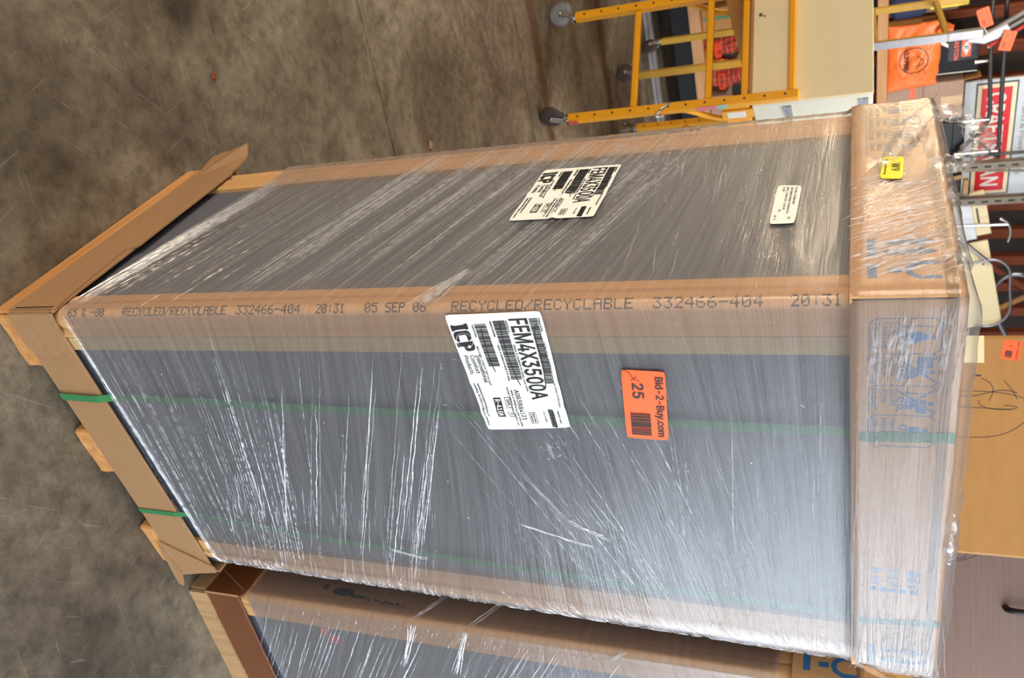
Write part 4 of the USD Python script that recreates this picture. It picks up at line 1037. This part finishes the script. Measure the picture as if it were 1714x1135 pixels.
for (p, q) in (((-.08, -.05, 2.10), .30), ((.06, -.06, 2.27), -.25)):
    mt_ = FRONT(put2(ext(rbox(.125, .072, .006), .001), 0, 0, 0, q), 0); mt_.apply_translation(p); g_ = part('orange_tag', mt_, 'orange_tag', RB)
    ml_ = FRONT(put2(cat_([put2(text('Bid-2-Buy', .09, .010), .015, .048), put2(barcode(.04, .02, 9, 4), .07, .012), put2(text('25', .02, .018), .02, .014)]), 0, 0, 0, q), -.0012); ml_.apply_translation(p); part('tag_lettering', ml_, 'ink_black', g_)
for tsp in ([(.03, -.05, 2.15), (.10, 0, 2.19)], [(.12, -.05, 2.29), (.11, 0, 2.24)]): part('tag_string', tube(tsp, .003, 6), 'paper', RB)

# shop sign
SG = at('red_shop_sign', 'long red shop sign with white block lettering behind the rack', 'sign', .945, .34, 2.16)
SW = .885
part('sign_board', bx(-.03, SW, .006, .035, -.03, .43, .003), 'sign_white', SG)
part('navy_border', bx(-.012, SW - .01, .0035, .0055, .043, .309, .001), 'sign_navy', SG); part('cream_border', bx(0, SW - .02, .001, .003, .053, .299, .001), 'sign_cream', SG)
part('red_field', bx(.028, SW - .045, -.0015, .0005, .080, .272, .001), 'sign_red', SG)
part('sign_lettering', FRONT(put2(text('CRAFTSMAN', SW - .15, .112, True, .002), .065, .120), -.0016), 'paper', SG)
part('small_lettering', FRONT(put2(text('Hand & Power Tools', .56, .034, False, .001), .16, .345), .0055), 'ink_grey', SG)

# dark tube rack in front of the sign
RK = at('dark_tube_rack', 'dark steel tube rack with bright prongs in front of the red sign', 'rack', 0, .0, 0)
part('rail', tube(smooth_path([(-.6, 0, 2.20), (.3, 0, 2.215), (.95, 0, 2.25), (1.08, 0, 2.245), (1.2, 0, 2.16), (1.32, 0, 2.06)], 50), .014, 10), 'rack_dark', RK, smooth=True)
part('rail', tube([(-.6, 0, 2.265), (1.36, 0, 2.33)], .014, 10), 'rack_dark', RK, smooth=True)
part('back_brace', tube([(1.36, -.02, 2.33), (1.15, -.02, 2.14)], .010, 8), 'rack_dark', RK, smooth=True)
for s, a, b in ((.645, 2.135, 2.215), (1.06, 2.09, 2.25), (1.30, 2.05, 2.32)): part('prong', tube([(s, -.02, a), (s, -.01, b)], .012, 10), 'chrome', RK, smooth=True)
part('rack_post', tube([(-.55, .02, 1.603), (-.55, 0, 2.5)], .014, 10), 'rack_dark', RK, smooth=True)
for s in (1.33,): part('rack_post', tube([(s, .0, 1.603), (s, .0, 2.9)], .012, 10), 'rack_dark', RK, smooth=True)
# slotted angle frame
AF = at('slotted_angle_frame', 'slotted steel angle frame with two uprights right of the sign', 'rack', 0, 0, 0)
def angle_post(s, t, z0, z1):
    p = Polygon([(0, 0), (.055, 0), (.055, .004), (.004, .004), (.004, .055), (0, .055)]); m = trimesh.creation.extrude_polygon(p, z1 - z0, engine='earcut'); m.apply_translation([s, t, z0])
    o = part('angle_post', m, 'steel_angle', AF); sl = []
    for z in np.arange(z0 + .05, z1 - .05, .085): sl.append(FRONT(put2(ext(rbox(.016, .045, .007), .0008), s + .02, z), t - .0001))
    part('slots', cat_(sl), 'black_plastic', o, kind='stuff')
angle_post(1.385, -.02, 1.603, 3.3); angle_post(1.665, -.02, 1.603, 3.3)
part('cross_brace', bar((1.45, .03, 2.06), (1.52, .03, 2.9), .016, .010), 'steel_angle', AF)
part('rear_leg', bar((1.60, .03, 1.61), (1.50, .03, 2.12), .03, .02), 'pine_pale', AF)
part('pale_block', bx(1.52, 1.64, -.0, .045, 2.125, 2.16, .004), 'pine_pale', AF)
BL = at('long_black_case', 'long black case on top of the shelf cartons below the sign', 'case', 1.37, .26, 1.604)
part('case_body', bx(-.285, .285, -.19, .17, 0, .50, .01), 'black_plastic', BL); part('case_lid', bx(-.288, .288, -.195, .175, .43, .515, .01), 'black_plastic', BL); part('case_latch', bx(-.02, .02, -.202, -.196, .40, .45, .002), 'rack_dark', BL)

# white tray, chrome loops, leaning cream panel, studs and braces further right
TRY = at('white_metal_tray', 'tilted white sheet metal appliance top hanging right of the angle frame', 'appliance top', 1.88, .10, 2.20)
T_ = R([0, 1, 0], -.20)
for nm, g_, m in (('tray_top', bx(-.20, .17, -.01, .02, .02, .12, .004), 'cream'), ('tray_front', bx(-.20, .185, -.025, -.012, -.09, .02, .004), 'sign_white'), ('tray_lip', bx(-.20, .19, -.045, -.026, -.105, -.085, .004), 'white_side'), ('control_knob', bx(-.16, -.10, -.016, -.0105, .05, .08, .003), 'black_plastic'), ('control_slot', bx(-.07, .06, -.0135, -.0105, .045, .058, .001), 'rack_dark')):
    g_.apply_transform(T_ @ R([0, 0, 1], 0)); part(nm, g_, m, TRY)
part('hanger', bar((0, .04, .0), (0, .6, .35), .02, .01), 'galvanised', TRY)
CH = at('chrome_tube_cart', 'bent chrome tube frame hooked beside the white metal tray', 'cart', 0, .0, 0)
part('tube_loop', tube(smooth_path([(2.05, 0, 2.12), (2.12, 0, 2.17), (2.22, 0, 2.20), (2.20, 0, 2.36), (2.27, 0, 2.47), (2.45, 0, 2.50), (2.75, 0, 2.49), (2.80, 0, 2.44), (2.80, 0, 2.30)], 60), .010, 10), 'galvanised', CH, smooth=True)
part('tube_bar', tube([(1.95, 0, 2.08), (2.24, 0, 2.36)], .012, 10), 'chrome', CH, smooth=True)
part('tube_loop', tube(smooth_path([(1.85, 0, 2.38), (1.88, 0, 2.43), (1.95, 0, 2.46), (2.05, 0, 2.45)], 24), .011, 10), 'chrome', CH, smooth=True)
part('tube_leg', tube([(1.9, .02, 1.615), (1.9, 0, 2.44)], .011, 10), 'chrome', CH, smooth=True)
LP = at('leaning_cream_panel', 'flat cream panel leaning on edge above the tall carton', 'panel', 2.56, .06, 1.603)
m = bx(-.36, .42, -.012, .012, 0, .74, .004); m.apply_transform(R([0, 1, 0], -.20)); m.vertices[:, 2] -= m.vertices[:, 2].min(); part('panel_board', m, 'cream', LP); part('panel_screw', bx(-.30, -.285, -.0155, -.0125, .70, .715, .002), 'ink_brown', LP)
GP = at('grey_pipe', 'thick pale grey pipe with an elbow in front of the red studs', 'pipe', 0, .35, 0)
part('pipe_run', tube(smooth_path([(3.7, 0, 2.52), (3.0, 0, 2.50), (2.64, 0, 2.47), (2.58, 0, 2.52), (2.57, 0, 2.66)], 40), .020, 12), 'galvanised', GP, smooth=True)
for k in range(17):
    s = -.74 + k * .27
    t = at('red_wall_stud', f'red brown wall stud, number {k + 1} from the left behind the shelves', 'stud', s, .95, 0, group='red brown wall studs')
    say(t, 'red brown timber stud of the open wall behind the shelves')
    part('stud_board', bx(-.045, .045, -.04, .04, 0, 3.445, .003), 'stud_red', t)
for k, (a, b) in enumerate((((1.60, 2.2), (2.3, 3.0)), ((2.3, 2.2), (1.7, 3.1)), ((2.6, 2.3), (3.2, 3.0)), ((3.4, 2.2), (2.8, 3.2)))):
    t = at('diagonal_brace', 'thin pale diagonal brace across the red studs', 'brace', 0, .87 - .03 * k, 0, group='diagonal braces')
    part('brace_board', bar((a[0], 0, a[1]), (b[0], 0, b[1]), .045, .02, up=(0, 1, 0)), 'plywood' if k % 2 else 'stud_red', t)
# scraps on the floor
for k, (x, y, sz, lb) in enumerate(((-.69, 2.59, .03, 'small pale scrap of cardboard on the floor by the joint'), (-.62, 1.52, .016, 'small reddish chip on the floor near the dark stain'))):
    t = thing('floor_scrap', lb, 'scrap', (x, y, 0)); part('scrap', crumple(cb((sz, sz * .7, .005), (0, 0, .003), .001).subdivide(), .0015, 50, k), 'kraft_tray' if k == 0 else 'stud_red', t)
